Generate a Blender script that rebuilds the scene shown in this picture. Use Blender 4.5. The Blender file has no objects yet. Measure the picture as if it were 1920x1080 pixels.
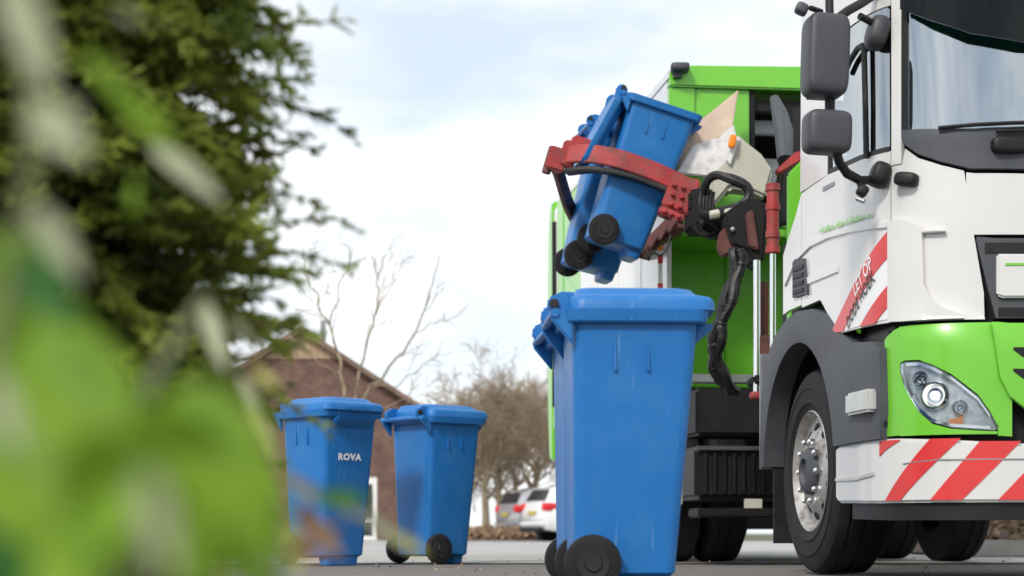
import bpy, bmesh, math, random, bisect
import numpy as np
from mathutils import Vector, Matrix, Euler
random.seed(7); rng = np.random.default_rng(7)
SC = bpy.context.scene
COL = SC.collection
R = math.radians

# ------------------------------------------------------------------ camera
cam_d = bpy.data.cameras.new('camera'); cam = bpy.data.objects.new('camera', cam_d); COL.objects.link(cam)
cam.location = (0, 0, 0.204); cam.rotation_euler = (R(90), 0, 0)
cam_d.sensor_width = 36.0; cam_d.lens = 36.0 * 3400 / 1920
cam_d.shift_y = 460 / 1920
cam_d.clip_start = 0.02; cam_d.clip_end = 2000
cam_d.dof.use_dof = True; cam_d.dof.focus_distance = 8.6; cam_d.dof.aperture_fstop = 2.9
SC.camera = cam

# ------------------------------------------------------------------ sky and sun
SUN_EL, SUN_AZ = 40, -28          # degrees; azimuth measured from behind the camera towards the right
world = bpy.data.worlds.new('World'); SC.world = world; world.use_nodes = True
nt = world.node_tree; nt.nodes.clear()
def N(t, tree=None):
    return (tree or nt).nodes.new(t)
out = N('ShaderNodeOutputWorld'); bg = N('ShaderNodeBackground'); bg.inputs[1].default_value = 0.12
sky = N('ShaderNodeTexSky'); sky.sky_type = 'NISHITA'; sky.sun_disc = False
sky.sun_elevation = R(SUN_EL); sky.sun_rotation = R(180 - SUN_AZ)
sky.air_density = 1.0; sky.dust_density = 1.5
tc = N('ShaderNodeTexCoord'); mp = N('ShaderNodeMapping'); mp.inputs['Scale'].default_value = (1.0, 1.0, 2.6)
mp.inputs['Location'].default_value = (0.35, 0.1, 0.2)
nz = N('ShaderNodeTexNoise'); nz.inputs['Scale'].default_value = 3.2; nz.inputs['Detail'].default_value = 7; nz.inputs['Roughness'].default_value = 0.55
rp = N('ShaderNodeValToRGB'); rp.color_ramp.elements[0].position = 0.36; rp.color_ramp.elements[1].position = 0.62
rp.color_ramp.elements[0].color = (0.68, 0.68, 0.68, 1); rp.color_ramp.elements[1].color = (1, 1, 1, 1)
nz2 = N('ShaderNodeTexNoise'); nz2.inputs['Scale'].default_value = 6.0; nz2.inputs['Detail'].default_value = 6
rp2 = N('ShaderNodeValToRGB'); rp2.color_ramp.elements[0].position = 0.38; rp2.color_ramp.elements[1].position = 0.62
rp2.color_ramp.elements[0].color = (7.4, 8.3, 9.3, 1); rp2.color_ramp.elements[1].color = (11.0, 10.9, 10.8, 1)
mx = N('ShaderNodeMixRGB')
nt.links.new(tc.outputs['Generated'], mp.inputs[0]); nt.links.new(mp.outputs[0], nz.inputs['Vector']); nt.links.new(mp.outputs[0], nz2.inputs['Vector'])
nt.links.new(nz.outputs[0], rp.inputs[0]); nt.links.new(nz2.outputs[0], rp2.inputs[0])
nt.links.new(rp.outputs[0], mx.inputs[0]); nt.links.new(sky.outputs[0], mx.inputs[1]); nt.links.new(rp2.outputs[0], mx.inputs[2])
nt.links.new(mx.outputs[0], bg.inputs[0]); nt.links.new(bg.outputs[0], out.inputs[0])
sun_d = bpy.data.lights.new('sun', 'SUN'); sun_d.energy = 2.6; sun_d.angle = R(9); sun_d.color = (1.0, 0.95, 0.87)
sun = bpy.data.objects.new('sun', sun_d); COL.objects.link(sun)
to_sun = Vector((math.sin(R(SUN_AZ)) * math.cos(R(SUN_EL)), -math.cos(R(SUN_AZ)) * math.cos(R(SUN_EL)), math.sin(R(SUN_EL))))
sun.rotation_euler = to_sun.to_track_quat('Z', 'Y').to_euler(); sun.location = (4, -6, 8)
SC.view_settings.view_transform = 'Standard'; SC.view_settings.look = 'None'
SC.view_settings.exposure = 0.09; SC.view_settings.gamma = 1.0; SC.view_settings.use_curve_mapping = False
SC.cycles.use_denoising = True
try: SC.cycles.denoiser = 'OPENIMAGEDENOISE'
except Exception: pass
SC.cycles.max_bounces = 6; SC.cycles.sample_clamp_indirect = 6

# ------------------------------------------------------------------ materials
M = {}
def mat(name, col, rough=0.5, metal=0.0, var=0.12, scale=6.0, bump=0.0, bscale=60.0, dirt=0.0, dirtcol=(0.12, 0.1, 0.08), coat=0.0, spec=0.5, transl=0.0, col2=None, dscale=3.0, scratch=0.0):
    m = bpy.data.materials.new(name); m.use_nodes = True; t = m.node_tree
    p = t.nodes['Principled BSDF']; p.inputs['Roughness'].default_value = rough; p.inputs['Metallic'].default_value = metal
    p.inputs['Coat Weight'].default_value = coat; p.inputs['Specular IOR Level'].default_value = spec
    c = N('ShaderNodeTexCoord', t); n = N('ShaderNodeTexNoise', t); n.inputs['Scale'].default_value = scale; n.inputs['Detail'].default_value = 6
    t.links.new(c.outputs['Object'], n.inputs['Vector'])
    r = N('ShaderNodeValToRGB', t); r.color_ramp.elements[0].position = 0.3; r.color_ramp.elements[1].position = 0.7
    a = [max(0, x * (1 - var)) for x in col]; b = [min(1, x * (1 + var)) for x in (col2 or col)]
    r.color_ramp.elements[0].color = (*a, 1); r.color_ramp.elements[1].color = (*b, 1)
    t.links.new(n.outputs[0], r.inputs[0]); last = r.outputs[0]
    if dirt > 0:
        n2 = N('ShaderNodeTexNoise', t); n2.inputs['Scale'].default_value = dscale; n2.inputs['Detail'].default_value = 9; n2.inputs['Roughness'].default_value = 0.68
        t.links.new(c.outputs['Object'], n2.inputs['Vector'])
        r2 = N('ShaderNodeValToRGB', t); r2.color_ramp.elements[0].position = 0.47; r2.color_ramp.elements[1].position = 0.75
        r2.color_ramp.elements[0].color = (0, 0, 0, 1); r2.color_ramp.elements[1].color = (dirt, dirt, dirt, 1)
        x = N('ShaderNodeMixRGB', t); x.inputs[2].default_value = (*dirtcol, 1)
        t.links.new(n2.outputs[0], r2.inputs[0]); t.links.new(r2.outputs[0], x.inputs[0]); t.links.new(last, x.inputs[1]); last = x.outputs[0]
        ra = N('ShaderNodeMapRange', t); ra.inputs[3].default_value = rough; ra.inputs[4].default_value = min(1, rough + 0.35)
        t.links.new(r2.outputs[0], ra.inputs[0]); t.links.new(ra.outputs[0], p.inputs['Roughness'])
    t.links.new(last, p.inputs['Base Color'])
    if scratch > 0:
        mp_ = N('ShaderNodeMapping', t); mp_.inputs['Scale'].default_value = (70, 70, 2.2); mp_.inputs['Rotation'].default_value = (.12, .08, 0)
        n4 = N('ShaderNodeTexNoise', t); n4.inputs['Scale'].default_value = 1.0; n4.inputs['Detail'].default_value = 3
        r4 = N('ShaderNodeValToRGB', t); r4.color_ramp.elements[0].position = 0.66; r4.color_ramp.elements[1].position = 0.74
        r4.color_ramp.elements[0].color = (0, 0, 0, 1); r4.color_ramp.elements[1].color = (scratch, scratch, scratch, 1)
        x4 = N('ShaderNodeMixRGB', t); x4.inputs[2].default_value = (0.22, 0.36, 0.58, 1)
        t.links.new(c.outputs['Object'], mp_.inputs[0]); t.links.new(mp_.outputs[0], n4.inputs['Vector']); t.links.new(n4.outputs[0], r4.inputs[0]); t.links.new(r4.outputs[0], x4.inputs[0]); t.links.new(last, x4.inputs[1]); t.links.new(x4.outputs[0], p.inputs['Base Color'])
    if bump > 0:
        n3 = N('ShaderNodeTexNoise', t); n3.inputs['Scale'].default_value = bscale; n3.inputs['Detail'].default_value = 5
        t.links.new(c.outputs['Object'], n3.inputs['Vector'])
        bm_ = N('ShaderNodeBump', t); bm_.inputs['Strength'].default_value = bump; bm_.inputs['Distance'].default_value = 0.01
        t.links.new(n3.outputs[0], bm_.inputs['Height']); t.links.new(bm_.outputs[0], p.inputs['Normal'])
    if transl > 0:
        o = t.nodes['Material Output']; tr = N('ShaderNodeBsdfTranslucent', t); ms = N('ShaderNodeMixShader', t); ms.inputs[0].default_value = transl
        t.links.new(last, tr.inputs[0]); t.links.new(p.outputs[0], ms.inputs[1]); t.links.new(tr.outputs[0], ms.inputs[2]); t.links.new(ms.outputs[0], o.inputs[0])
    M[name] = m
    return m
mat('bin_blue', (0.012, 0.145, 0.425), 0.40, spec=0.35, var=0.08, scale=3, bump=0.05, bscale=300, dirt=0.32, dirtcol=(0.06, 0.17, 0.33), dscale=6, scratch=0.3)
mat('bin_blue_faded', (0.045, 0.185, 0.54), 0.36, var=0.08, scale=3, bump=0.05, bscale=300, dirt=0.3, dirtcol=(0.16, 0.27, 0.46), dscale=5)
mat('rubber', (0.010, 0.010, 0.011), 0.7, var=0.3, bump=0.25, bscale=120, dirt=0.5, dirtcol=(0.035, 0.03, 0.027), dscale=7, spec=0.3)
mat('hub_plastic', (0.014, 0.014, 0.016), 0.5, var=0.2, dirt=0.3, dirtcol=(.04,.035,.03), spec=0.35)
mat('white_paint', (0.63, 0.625, 0.61), 0.22, var=0.03, scale=2, coat=0.3, dirt=0.22, dirtcol=(0.50, 0.46, 0.40), dscale=2.2)
mat('green_paint', (0.150, 0.500, 0.028), 0.30, var=0.06, scale=2, coat=0.3, dirt=0.12, dirtcol=(0.12, 0.26, 0.05), dscale=4)
mat('red_paint', (0.62, 0.035, 0.035), 0.35, var=0.08, coat=0.1, dirt=0.08, dirtcol=(0.5, 0.2, 0.18))
mat('lifter_red', (0.34, 0.028, 0.030), 0.5, var=0.3, scale=9, bump=0.25, bscale=40, dirt=0.95, dirtcol=(0.15, 0.075, 0.065), dscale=12)
mat('lifter_dark_red', (0.12, 0.035, 0.03), 0.6, var=0.3, scale=9, dirt=0.7, dirtcol=(0.05, 0.04, 0.035), dscale=8)
mat('dark_plastic', (0.058, 0.063, 0.074), 0.55, var=0.12, bump=0.06, bscale=400, dirt=0.4, dirtcol=(0.12, 0.115, 0.105), dscale=4, spec=0.4)
mat('mirror_plastic', (0.045, 0.046, 0.054), 0.5, var=0.1, bump=0.05, bscale=500)
mat('black_plastic', (0.009, 0.009, 0.010), 0.5, var=0.2, dirt=0.2, dirtcol=(0.03, 0.03, 0.03), spec=0.35)
mat('black_steel', (0.006, 0.006, 0.007), 0.6, 0.0, var=0.3, dirt=0.5, dirtcol=(0.02, 0.017, 0.014), spec=0.3)
mat('grey_steel', (0.30, 0.31, 0.33), 0.45, 0.6, var=0.2, dirt=0.5, dirtcol=(0.1, 0.09, 0.08))
mat('chrome', (0.75, 0.75, 0.76), 0.18, 1.0, var=0.06)
mat('rim_silver', (0.42, 0.41, 0.40), 0.45, 0.5, var=0.2, dirt=1.0, dirtcol=(0.11, 0.08, 0.06), dscale=12)
mat('step_metal', (0.62, 0.62, 0.60), 0.4, 0.5, var=0.1, dirt=0.4)
mat('lamp_housing', (0.72, 0.73, 0.75), 0.25, 0.2, var=0.3, scale=30)
mat('orange_lens', (0.90, 0.25, 0.01), 0.2, var=0.1)
mat('shield_wood', (0.62, 0.47, 0.37), 0.6, var=0.12, scale=4, dirt=0.5, dirtcol=(0.42, 0.30, 0.22), dscale=6)
mat('shield_white', (0.70, 0.69, 0.69), 0.45, var=0.06, dirt=0.6, dirtcol=(0.16, 0.14, 0.13), dscale=14)
mat('shield_grey', (0.47, 0.45, 0.385), 0.55, var=0.12, dirt=0.5, dirtcol=(0.24, 0.22, 0.17), dscale=6)
mat('hose', (0.006, 0.006, 0.007), 0.5, var=0.2, bump=0.3, bscale=80)
mat('letter_white', (0.78, 0.78, 0.78), 0.5, var=0.03)
mat('letter_black', (0.02, 0.02, 0.02), 0.5, var=0.03)
mat('asphalt', (0.15, 0.135, 0.125), 0.9, var=0.3, scale=14, bump=0.6, bscale=160, dirt=0.4, dirtcol=(0.20, 0.18, 0.16), dscale=1.5)
mat('pavement', (0.36, 0.35, 0.34), 0.85, var=0.15, scale=1.2, bump=0.3, bscale=60, dirt=0.5, dirtcol=(0.24, 0.225, 0.21), dscale=0.6)
mat('kerb_stone', (0.36, 0.35, 0.32), 0.9, var=0.2, scale=5, bump=0.4, bscale=40, dirt=0.7, dirtcol=(0.14, 0.15, 0.09), dscale=3)
mat('soil', (0.10, 0.062, 0.042), 0.95, var=0.4, scale=8, bump=0.8, bscale=25, dirt=0.6, dirtcol=(0.17, 0.10, 0.065), dscale=6)
mat('litter', (0.20, 0.115, 0.065), 0.8, var=0.5, scale=12, col2=(0.28, 0.19, 0.12))
mat('far_grass', (0.075, 0.085, 0.04), 0.95, var=0.3, scale=0.3)
mat('roof_tile', (0.16, 0.10, 0.075), 0.75, var=0.25, scale=3)
mat('gable_board', (0.36, 0.25, 0.16), 0.7, var=0.15, scale=2)
mat('window_frame', (0.72, 0.72, 0.69), 0.5, var=0.04)
mat('dark_glass', (0.02, 0.025, 0.03), 0.08, var=0.1)
mat('bark', (0.16, 0.125, 0.09), 0.9, var=0.35, scale=20, bump=0.6, bscale=40)
mat('bark_grey', (0.24, 0.19, 0.125), 0.9, var=0.3, scale=8)
mat('twig', (0.27, 0.205, 0.135), 0.9, var=0.35, scale=2)
mat('conifer_bark', (0.045, 0.026, 0.018), 0.9, var=0.35, scale=30)
mat('conifer_leaf', (0.085, 0.145, 0.024), 0.55, var=0.45, scale=5, col2=(0.27, 0.33, 0.05), spec=0.25, transl=0.45, dirt=0.5, dirtcol=(0.10, 0.060, 0.022), dscale=3.5)
mat('laurel_leaf', (0.105, 0.260, 0.014), 0.5, spec=0.2, var=0.25, scale=14, col2=(0.26, 0.39, 0.035), transl=0.4)
mat('laurel_dark', (0.035, 0.130, 0.022), 0.5, spec=0.2, var=0.3, scale=14, transl=0.3)
mat('leaf_pale_and_glare', (0.36, 0.40, 0.22), 0.45, var=0.2, scale=20, col2=(0.48, 0.48, 0.33), transl=0.3)  # pale twig leaves; on the laurel, glare painted as leaf colour
mat('leaf_brown', (0.20, 0.11, 0.045), 0.6, var=0.4, scale=20, transl=0.2)
mat('leaf_yellow', (0.36, 0.36, 0.10), 0.5, var=0.3, scale=20, transl=0.35)
mat('stem_green', (0.12, 0.14, 0.05), 0.6, var=0.2)
mat('car_white', (0.70, 0.70, 0.70), 0.22, var=0.02, coat=0.6)
mat('car_silver', (0.42, 0.43, 0.45), 0.28, 0.5, var=0.02, coat=0.6)
mat('tail_red', (0.55, 0.012, 0.016), 0.15, var=0.1)
mat('number_plate', (0.50, 0.40, 0.06), 0.4, var=0.03)
mat('seat_cloth', (0.05, 0.055, 0.06), 0.85, var=0.2)

def glass_mat(name, col, alpha_mix, ior_spec=1.0):
    m = bpy.data.materials.new(name); m.use_nodes = True; t = m.node_tree; t.nodes.clear()
    o = N('ShaderNodeOutputMaterial', t); g = N('ShaderNodeBsdfGlossy', t); g.inputs['Roughness'].default_value = 0.015; g.inputs['Color'].default_value = (.86, .94, 1.0, 1)
    tr = N('ShaderNodeBsdfTransparent', t); tr.inputs[0].default_value = (*col, 1)
    fr = N('ShaderNodeFresnel', t); fr.inputs[0].default_value = ior_spec
    mr = N('ShaderNodeMapRange', t); mr.inputs[3].default_value = alpha_mix; mr.inputs[4].default_value = 1.0; t.links.new(fr.outputs[0], mr.inputs[0])
    ms = N('ShaderNodeMixShader', t)
    t.links.new(mr.outputs[0], ms.inputs[0]); t.links.new(tr.outputs[0], ms.inputs[1]); t.links.new(g.outputs[0], ms.inputs[2]); t.links.new(ms.outputs[0], o.inputs[0])
    M[name] = m
glass_mat('cab_glass', (0.34, 0.42, 0.46), 0.36, 1.5)
glass_mat('visor_glass', (0.05, 0.11, 0.09), 0, 1.35)
glass_mat('lamp_glass', (0.93, 0.95, 0.96), 0, 1.5)
def emit_mat(name, col, s):
    m = bpy.data.materials.new(name); m.use_nodes = True; p = m.node_tree.nodes['Principled BSDF']
    p.inputs['Base Color'].default_value = (*col, 1); p.inputs['Emission Color'].default_value = (*col, 1); p.inputs['Emission Strength'].default_value = s; M[name] = m
emit_mat('lamp_lit', (1.0, 0.97, 0.90), 1.3)

def brick_mat():
    m = bpy.data.materials.new('brickwork'); m.use_nodes = True; t = m.node_tree; p = t.nodes['Principled BSDF']; p.inputs['Roughness'].default_value = 0.9
    c = N('ShaderNodeTexCoord', t); mpn = N('ShaderNodeMapping', t); mpn.inputs['Rotation'].default_value = (R(90), 0, 0)
    b = N('ShaderNodeTexBrick', t); b.inputs['Scale'].default_value = 1.0; b.inputs['Brick Width'].default_value = 0.22; b.inputs['Row Height'].default_value = 0.065; b.inputs['Mortar Size'].default_value = 0.009
    b.inputs['Color1'].default_value = (0.165, 0.078, 0.055, 1); b.inputs['Color2'].default_value = (0.10, 0.047, 0.036, 1); b.inputs['Mortar'].default_value = (0.17, 0.135, 0.115, 1)
    n = N('ShaderNodeTexNoise', t); n.inputs['Scale'].default_value = 2.5; n.inputs['Detail'].default_value = 6
    x = N('ShaderNodeMixRGB', t); x.blend_type = 'MULTIPLY'; x.inputs[0].default_value = 0.7
    r = N('ShaderNodeValToRGB', t); r.color_ramp.elements[0].color = (0.6, 0.6, 0.6, 1); r.color_ramp.elements[1].color = (1.25, 1.2, 1.2, 1); r.color_ramp.elements[0].position = 0.3; r.color_ramp.elements[1].position = 0.7
    t.links.new(c.outputs['Object'], mpn.inputs[0]); t.links.new(mpn.outputs[0], b.inputs['Vector']); t.links.new(c.outputs['Object'], n.inputs['Vector'])
    t.links.new(n.outputs[0], r.inputs[0]); t.links.new(b.outputs[0], x.inputs[1]); t.links.new(r.outputs[0], x.inputs[2]); t.links.new(x.outputs[0], p.inputs['Base Color'])
    bp = N('ShaderNodeBump', t); bp.inputs['Strength'].default_value = 0.5; bp.inputs['Distance'].default_value = 0.01
    t.links.new(b.outputs['Fac'], bp.inputs['Height']); bp.invert = True; t.links.new(bp.outputs[0], p.inputs['Normal']); M['brickwork'] = m
brick_mat()

# ------------------------------------------------------------------ mesh helpers
class MB:
    def __init__(s): s.v = []; s.f = []
    def add(s, vs, fs):
        o = len(s.v); s.v += [tuple(x) for x in vs]; s.f += [tuple(i + o for i in f) for f in fs]; return s
    def box(s, c, d, rot=None):
        hx, hy, hz = d[0] / 2, d[1] / 2, d[2] / 2
        vs = [Vector((x, y, z)) for z in (-hz, hz) for x, y in ((-hx, -hy), (hx, -hy), (hx, hy), (-hx, hy))]
        if rot is not None:
            rm = rot if isinstance(rot, Matrix) else Euler(rot).to_matrix(); vs = [rm @ v for v in vs]
        vs = [v + Vector(c) for v in vs]
        return s.add(vs, [(3, 2, 1, 0), (4, 5, 6, 7), (0, 1, 5, 4), (1, 2, 6, 5), (2, 3, 7, 6), (3, 0, 4, 7)])
    def prism(s, pts, vec):                      # closed polygon of 3-D points extruded by vec
        n = len(pts); a = [Vector(p) for p in pts]; b = [p + Vector(vec) for p in a]
        fs = [tuple(range(n)), tuple(reversed(range(n, 2 * n)))] + [(i, i + n, (i + 1) % n + n, (i + 1) % n) for i in range(n)]
        return s.add(a + b, fs)
    def tube(s, path, rad, n=10, cap=True):
        P = [Vector(p) for p in path]; k = len(P)
        rr = rad if isinstance(rad, (list, tuple)) else [rad] * k
        vs = []; up = None
        for i, p in enumerate(P):
            d = (P[min(i + 1, k - 1)] - P[max(i - 1, 0)]).normalized()
            if up is None: up = Vector((0, 0, 1)) if abs(d.z) < 0.9 else Vector((1, 0, 0))
            a = d.cross(up).normalized(); b = a.cross(d).normalized(); up = b
            vs += [p + (a * math.cos(2 * math.pi * j / n) + b * math.sin(2 * math.pi * j / n)) * rr[i] for j in range(n)]
        fs = [(i * n + j, i * n + (j + 1) % n, (i + 1) * n + (j + 1) % n, (i + 1) * n + j) for i in range(k - 1) for j in range(n)]
        if cap: fs += [tuple(reversed(range(n))), tuple(range((k - 1) * n, k * n))]
        return s.add(vs, fs)
    def lathe(s, prof, c, axis, n=40, closed=False):   # prof: (along axis, radius)
        ax = Vector(axis).normalized(); t = Vector((0, 0, 1)) if abs(ax.z) < 0.9 else Vector((1, 0, 0))
        a = ax.cross(t).normalized(); b = ax.cross(a); c = Vector(c); vs = []
        for h, r in prof: vs += [c + ax * h + (a * math.cos(2 * math.pi * j / n) + b * math.sin(2 * math.pi * j / n)) * r for j in range(n)]
        k = len(prof); fs = []
        for i in range(k if closed else k - 1):
            i2 = (i + 1) % k
            fs += [(i * n + j, i2 * n + j, i2 * n + (j + 1) % n, i * n + (j + 1) % n) for j in range(n)]
        if not closed: fs += [tuple(range(n)), tuple(reversed(range((k - 1) * n, k * n)))]
        return s.add(vs, fs)
    def rings(s, rings, cap=True):               # list of equal-length closed rings
        n = len(rings[0]); vs = [p for r in rings for p in r]; k = len(rings)
        fs = [(i * n + j, i * n + (j + 1) % n, (i + 1) * n + (j + 1) % n, (i + 1) * n + j) for i in range(k - 1) for j in range(n)]
        if cap: fs += [tuple(reversed(range(n))), tuple(range((k - 1) * n, k * n))]
        return s.add(vs, fs)
    def sell(s, c, d, e=0.45, rot=None, nu=24, nv=14):   # rounded box (superellipsoid)
        sp = lambda a, p: math.copysign(abs(a) ** p, a)
        vs = []
        rm = Euler(rot).to_matrix() if rot else None
        for i in range(nv + 1):
            ph = -math.pi / 2 + math.pi * i / nv
            for j in range(nu):
                th = 2 * math.pi * j / nu
                v = Vector((d[0] / 2 * sp(math.cos(ph), e) * sp(math.cos(th), e), d[1] / 2 * sp(math.cos(ph), e) * sp(math.sin(th), e), d[2] / 2 * sp(math.sin(ph), e)))
                if rm: v = rm @ v
                vs.append(v + Vector(c))
        fs = [(i * nu + j, i * nu + (j + 1) % nu, (i + 1) * nu + (j + 1) % nu, (i + 1) * nu + j) for i in range(nv) for j in range(nu)]
        return s.add(vs, fs)
    def ribbon(s, path, up, h, t):               # flat bar swept along a path, h along up, t across
        P = [Vector(p) for p in path]; k = len(P); up = Vector(up).normalized(); rings = []
        for i in range(k):
            d = (P[min(i + 1, k - 1)] - P[max(i - 1, 0)]).normalized(); a = d.cross(up).normalized()
            rings.append([P[i] + up * h / 2 + a * t / 2, P[i] + up * h / 2 - a * t / 2, P[i] - up * h / 2 - a * t / 2, P[i] - up * h / 2 + a * t / 2])
        return s.rings(rings)
    def mesh(s, name, m, bevel=0.0, smooth=35, seg=2):
        me = bpy.data.meshes.new(name); me.from_pydata([tuple(x) for x in s.v], [], s.f)
        bm = bmesh.new(); bm.from_mesh(me)
        bmesh.ops.remove_doubles(bm, verts=bm.verts, dist=1e-5)
        bmesh.ops.recalc_face_normals(bm, faces=bm.faces)
        if bevel > 0:
            es = [e for e in bm.edges if len(e.link_faces) == 2 and e.calc_face_angle(0) > R(30)]
            bmesh.ops.bevel(bm, geom=es, offset=bevel, segments=seg, affect='EDGES', clamp_overlap=True)
        bm.to_mesh(me); bm.free()
        if smooth:
            me.shade_smooth(); me.set_sharp_from_angle(angle=R(smooth))
        me.materials.append(M[m]); return me
    def build(s, name, m, parent=None, bevel=0.0, smooth=35, inv=False, seg=2):
        o = bpy.data.objects.new(name, s.mesh(name, m, bevel, smooth, seg)); COL.objects.link(o)
        if parent is not None:
            o.parent = parent
            if inv:
                r_ = parent
                mw = parent.matrix_basis.copy()
                while r_.parent is not None:
                    mw = r_.parent.matrix_basis @ r_.matrix_parent_inverse @ mw; r_ = r_.parent
                o.matrix_parent_inverse = mw.inverted()
        return o
def tag(o, label, cat, group=None):
    o['label'] = label; o['category'] = cat
    if group: o['group'] = group
    return o
def struct(o): o['kind'] = 'structure'; return o
def empty(name, loc=(0, 0, 0), rot=(0, 0, 0)):
    o = bpy.data.objects.new(name, None); COL.objects.link(o); o.location = loc; o.rotation_euler = rot; o.empty_display_size = 0.2; return o
def at(px, py, D): return Vector(((px - 960) / 3400 * D, D, 0.204 + (1000 - py) / 3400 * D))
def copy_tree(o, parent=None):
    c = o.copy(); COL.objects.link(c); c.parent = parent
    for ch in o.children: copy_tree(ch, c)
    return c
def text_polys(body, size, bold=0.018, sp=1.0):
    cu = bpy.data.curves.new('lettering', 'FONT'); cu.body = body; cu.size = size; cu.resolution_u = 3; cu.offset = size * bold; cu.space_character = sp
    o = bpy.data.objects.new('lettering', cu); COL.objects.link(o)
    dg = bpy.context.evaluated_depsgraph_get(); me = bpy.data.meshes.new_from_object(o.evaluated_get(dg))
    vs = [tuple(v.co) for v in me.vertices]; fs = [tuple(p.vertices) for p in me.polygons]
    bpy.data.objects.remove(o); bpy.data.curves.remove(cu); bpy.data.meshes.remove(me)
    return vs, fs
def fast_mesh(name, V, Fq, m, parent=None, smooth=False):   # numpy arrays of vertices and quads
    me = bpy.data.meshes.new(name); nv, nf = len(V), len(Fq); k = Fq.shape[1]
    me.vertices.add(nv); me.vertices.foreach_set('co', np.ascontiguousarray(V, dtype=np.float32).ravel())
    me.loops.add(nf * k); me.loops.foreach_set('vertex_index', np.ascontiguousarray(Fq, dtype=np.int32).ravel())
    me.polygons.add(nf); me.polygons.foreach_set('loop_start', np.arange(0, nf * k, k, dtype=np.int32))
    try: me.polygons.foreach_set('loop_total', np.full(nf, k, dtype=np.int32))
    except Exception: pass
    me.update(calc_edges=True); me.validate()
    if smooth: me.shade_smooth()
    me.materials.append(M[m]); o = bpy.data.objects.new(name, me); COL.objects.link(o)
    if parent is not None: o.parent = parent
    return o

# ------------------------------------------------------------------ ground
def sheet(name, pts, z, m, parent=None):
    b = MB(); b.add([(x, y, z) for x, y in pts], [tuple(range(len(pts)))]); o = b.build(name, m, parent, smooth=0); return struct(o)
sheet('ground', [(-900, -60), (900, -60), (900, 1500), (-900, 1500)], -0.008, 'far_grass')
sheet('parking_asphalt', [(-30, -12), (30, -12), (30, 13.2), (-30, 11.0)], -0.004, 'asphalt')
sheet('road', [(-60, 10.98), (30, 13.18), (60, 14.5), (60, 47), (-60, 47)], 0.0, 'pavement')
sheet('yard', [(-30, 47.6), (6, 47.6), (6, 70), (-30, 70)], -0.002, 'pavement')
# verge with leaf litter and kerb stones behind the front of the truck
def bank(name, x0, x1, y0, y1, h, m, seed):
    r = random.Random(seed); b = MB(); nx, ny = 26, 10; vs = []
    for j in range(ny + 1):
        for i in range(nx + 1):
            fx, fy = i / nx, j / ny
            e = min(1, fy * 2.2, fx * 8, (1 - fx) * 8, (1 - fy) * 8)
            vs.append((x0 + (x1 - x0) * fx, y0 + (y1 - y0) * fy, max(0.005, 0.02 + h * e ** 0.7 + r.uniform(-.3, .3) * h * min(1, e * 2))))
    b.add(vs, [(j * (nx + 1) + i, j * (nx + 1) + i + 1, (j + 1) * (nx + 1) + i + 1, (j + 1) * (nx + 1) + i) for j in range(ny) for i in range(nx)])
    return struct(b.build(name, m, smooth=80))
bank('planting_bed', 3.9, 16.0, 15.9, 22.0, 0.34, 'soil', 3)
bank('shrub_border', -1.9, 0.7, 46.9, 49.5, 0.22, 'soil', 4)
kb = struct(MB().box((9.95, 15.84, 0.02), (12.2, 0.14, 0.06)).build('kerb', 'kerb_stone'))
kbm = None
for i in range(12):
    o = MB().box((0, 0, 0.075), (0.985, 0.16, 0.15)).build('kerb_stone', 'kerb_stone', kb, bevel=0.015) if i == 0 else bpy.data.objects.new('kerb_stone', kbm)
    if i == 0: kbm = o.data
    else: COL.objects.link(o); o.parent = kb
    o.location = (4.4 + i, 15.7 + random.uniform(-.008, .008), random.uniform(-.006, .006)); o.rotation_euler = (random.uniform(-.02, .02), 0, random.uniform(-.008, .008))
def litter(name, x0, x1, y0, y1, zf, n, s0, s1, m, label):
    c = np.stack([rng.uniform(x0, x1, n), rng.uniform(y0, y1, n), np.zeros(n)], 1); c[:, 2] = zf(c[:, 0], c[:, 1])
    a = rng.normal(size=(n, 3)); a[:, 2] *= .5; a /= np.linalg.norm(a, axis=1)[:, None]
    b_ = np.cross(a, rng.normal(size=(n, 3))); b_ /= np.linalg.norm(b_, axis=1)[:, None]
    l = rng.uniform(s0, s1, n)[:, None]
    V = np.stack([c - a * l, c - b_ * l * .5, c + a * l, c + b_ * l * .5], 1).reshape(-1, 3)
    o = fast_mesh(name, V, np.arange(n * 4).reshape(-1, 4), m); o['kind'] = 'stuff'; o['label'] = label; return o
litter('leaf_litter', 3.9, 13, 15.9, 19.5, lambda x, y: 0.06 + 0.36 * np.clip((y - 15.9) * .8, 0, 1) ** .7 + rng.uniform(-.05, .08, len(x)), 5000, .03, .075, 'litter', 'dead brown leaves and twigs on the planting bed behind the truck')
litter('road_grit', -4, 6, 8.6, 15.0, lambda x, y: 0.006 + rng.uniform(0, .006, len(x)), 260, .005, .016, 'litter', 'small dead leaves and grit scattered over the asphalt')
litter('dry_hedge_litter', -1.8, 0.6, 47.0, 48.6, lambda x, y: 0.05 + 0.2 * np.clip((y - 46.9) * 1.0, 0, 1) + rng.uniform(-.03, .10, len(x)), 2500, .05, .14, 'litter', 'brown leaf cover on the border under the bare trees')

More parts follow.
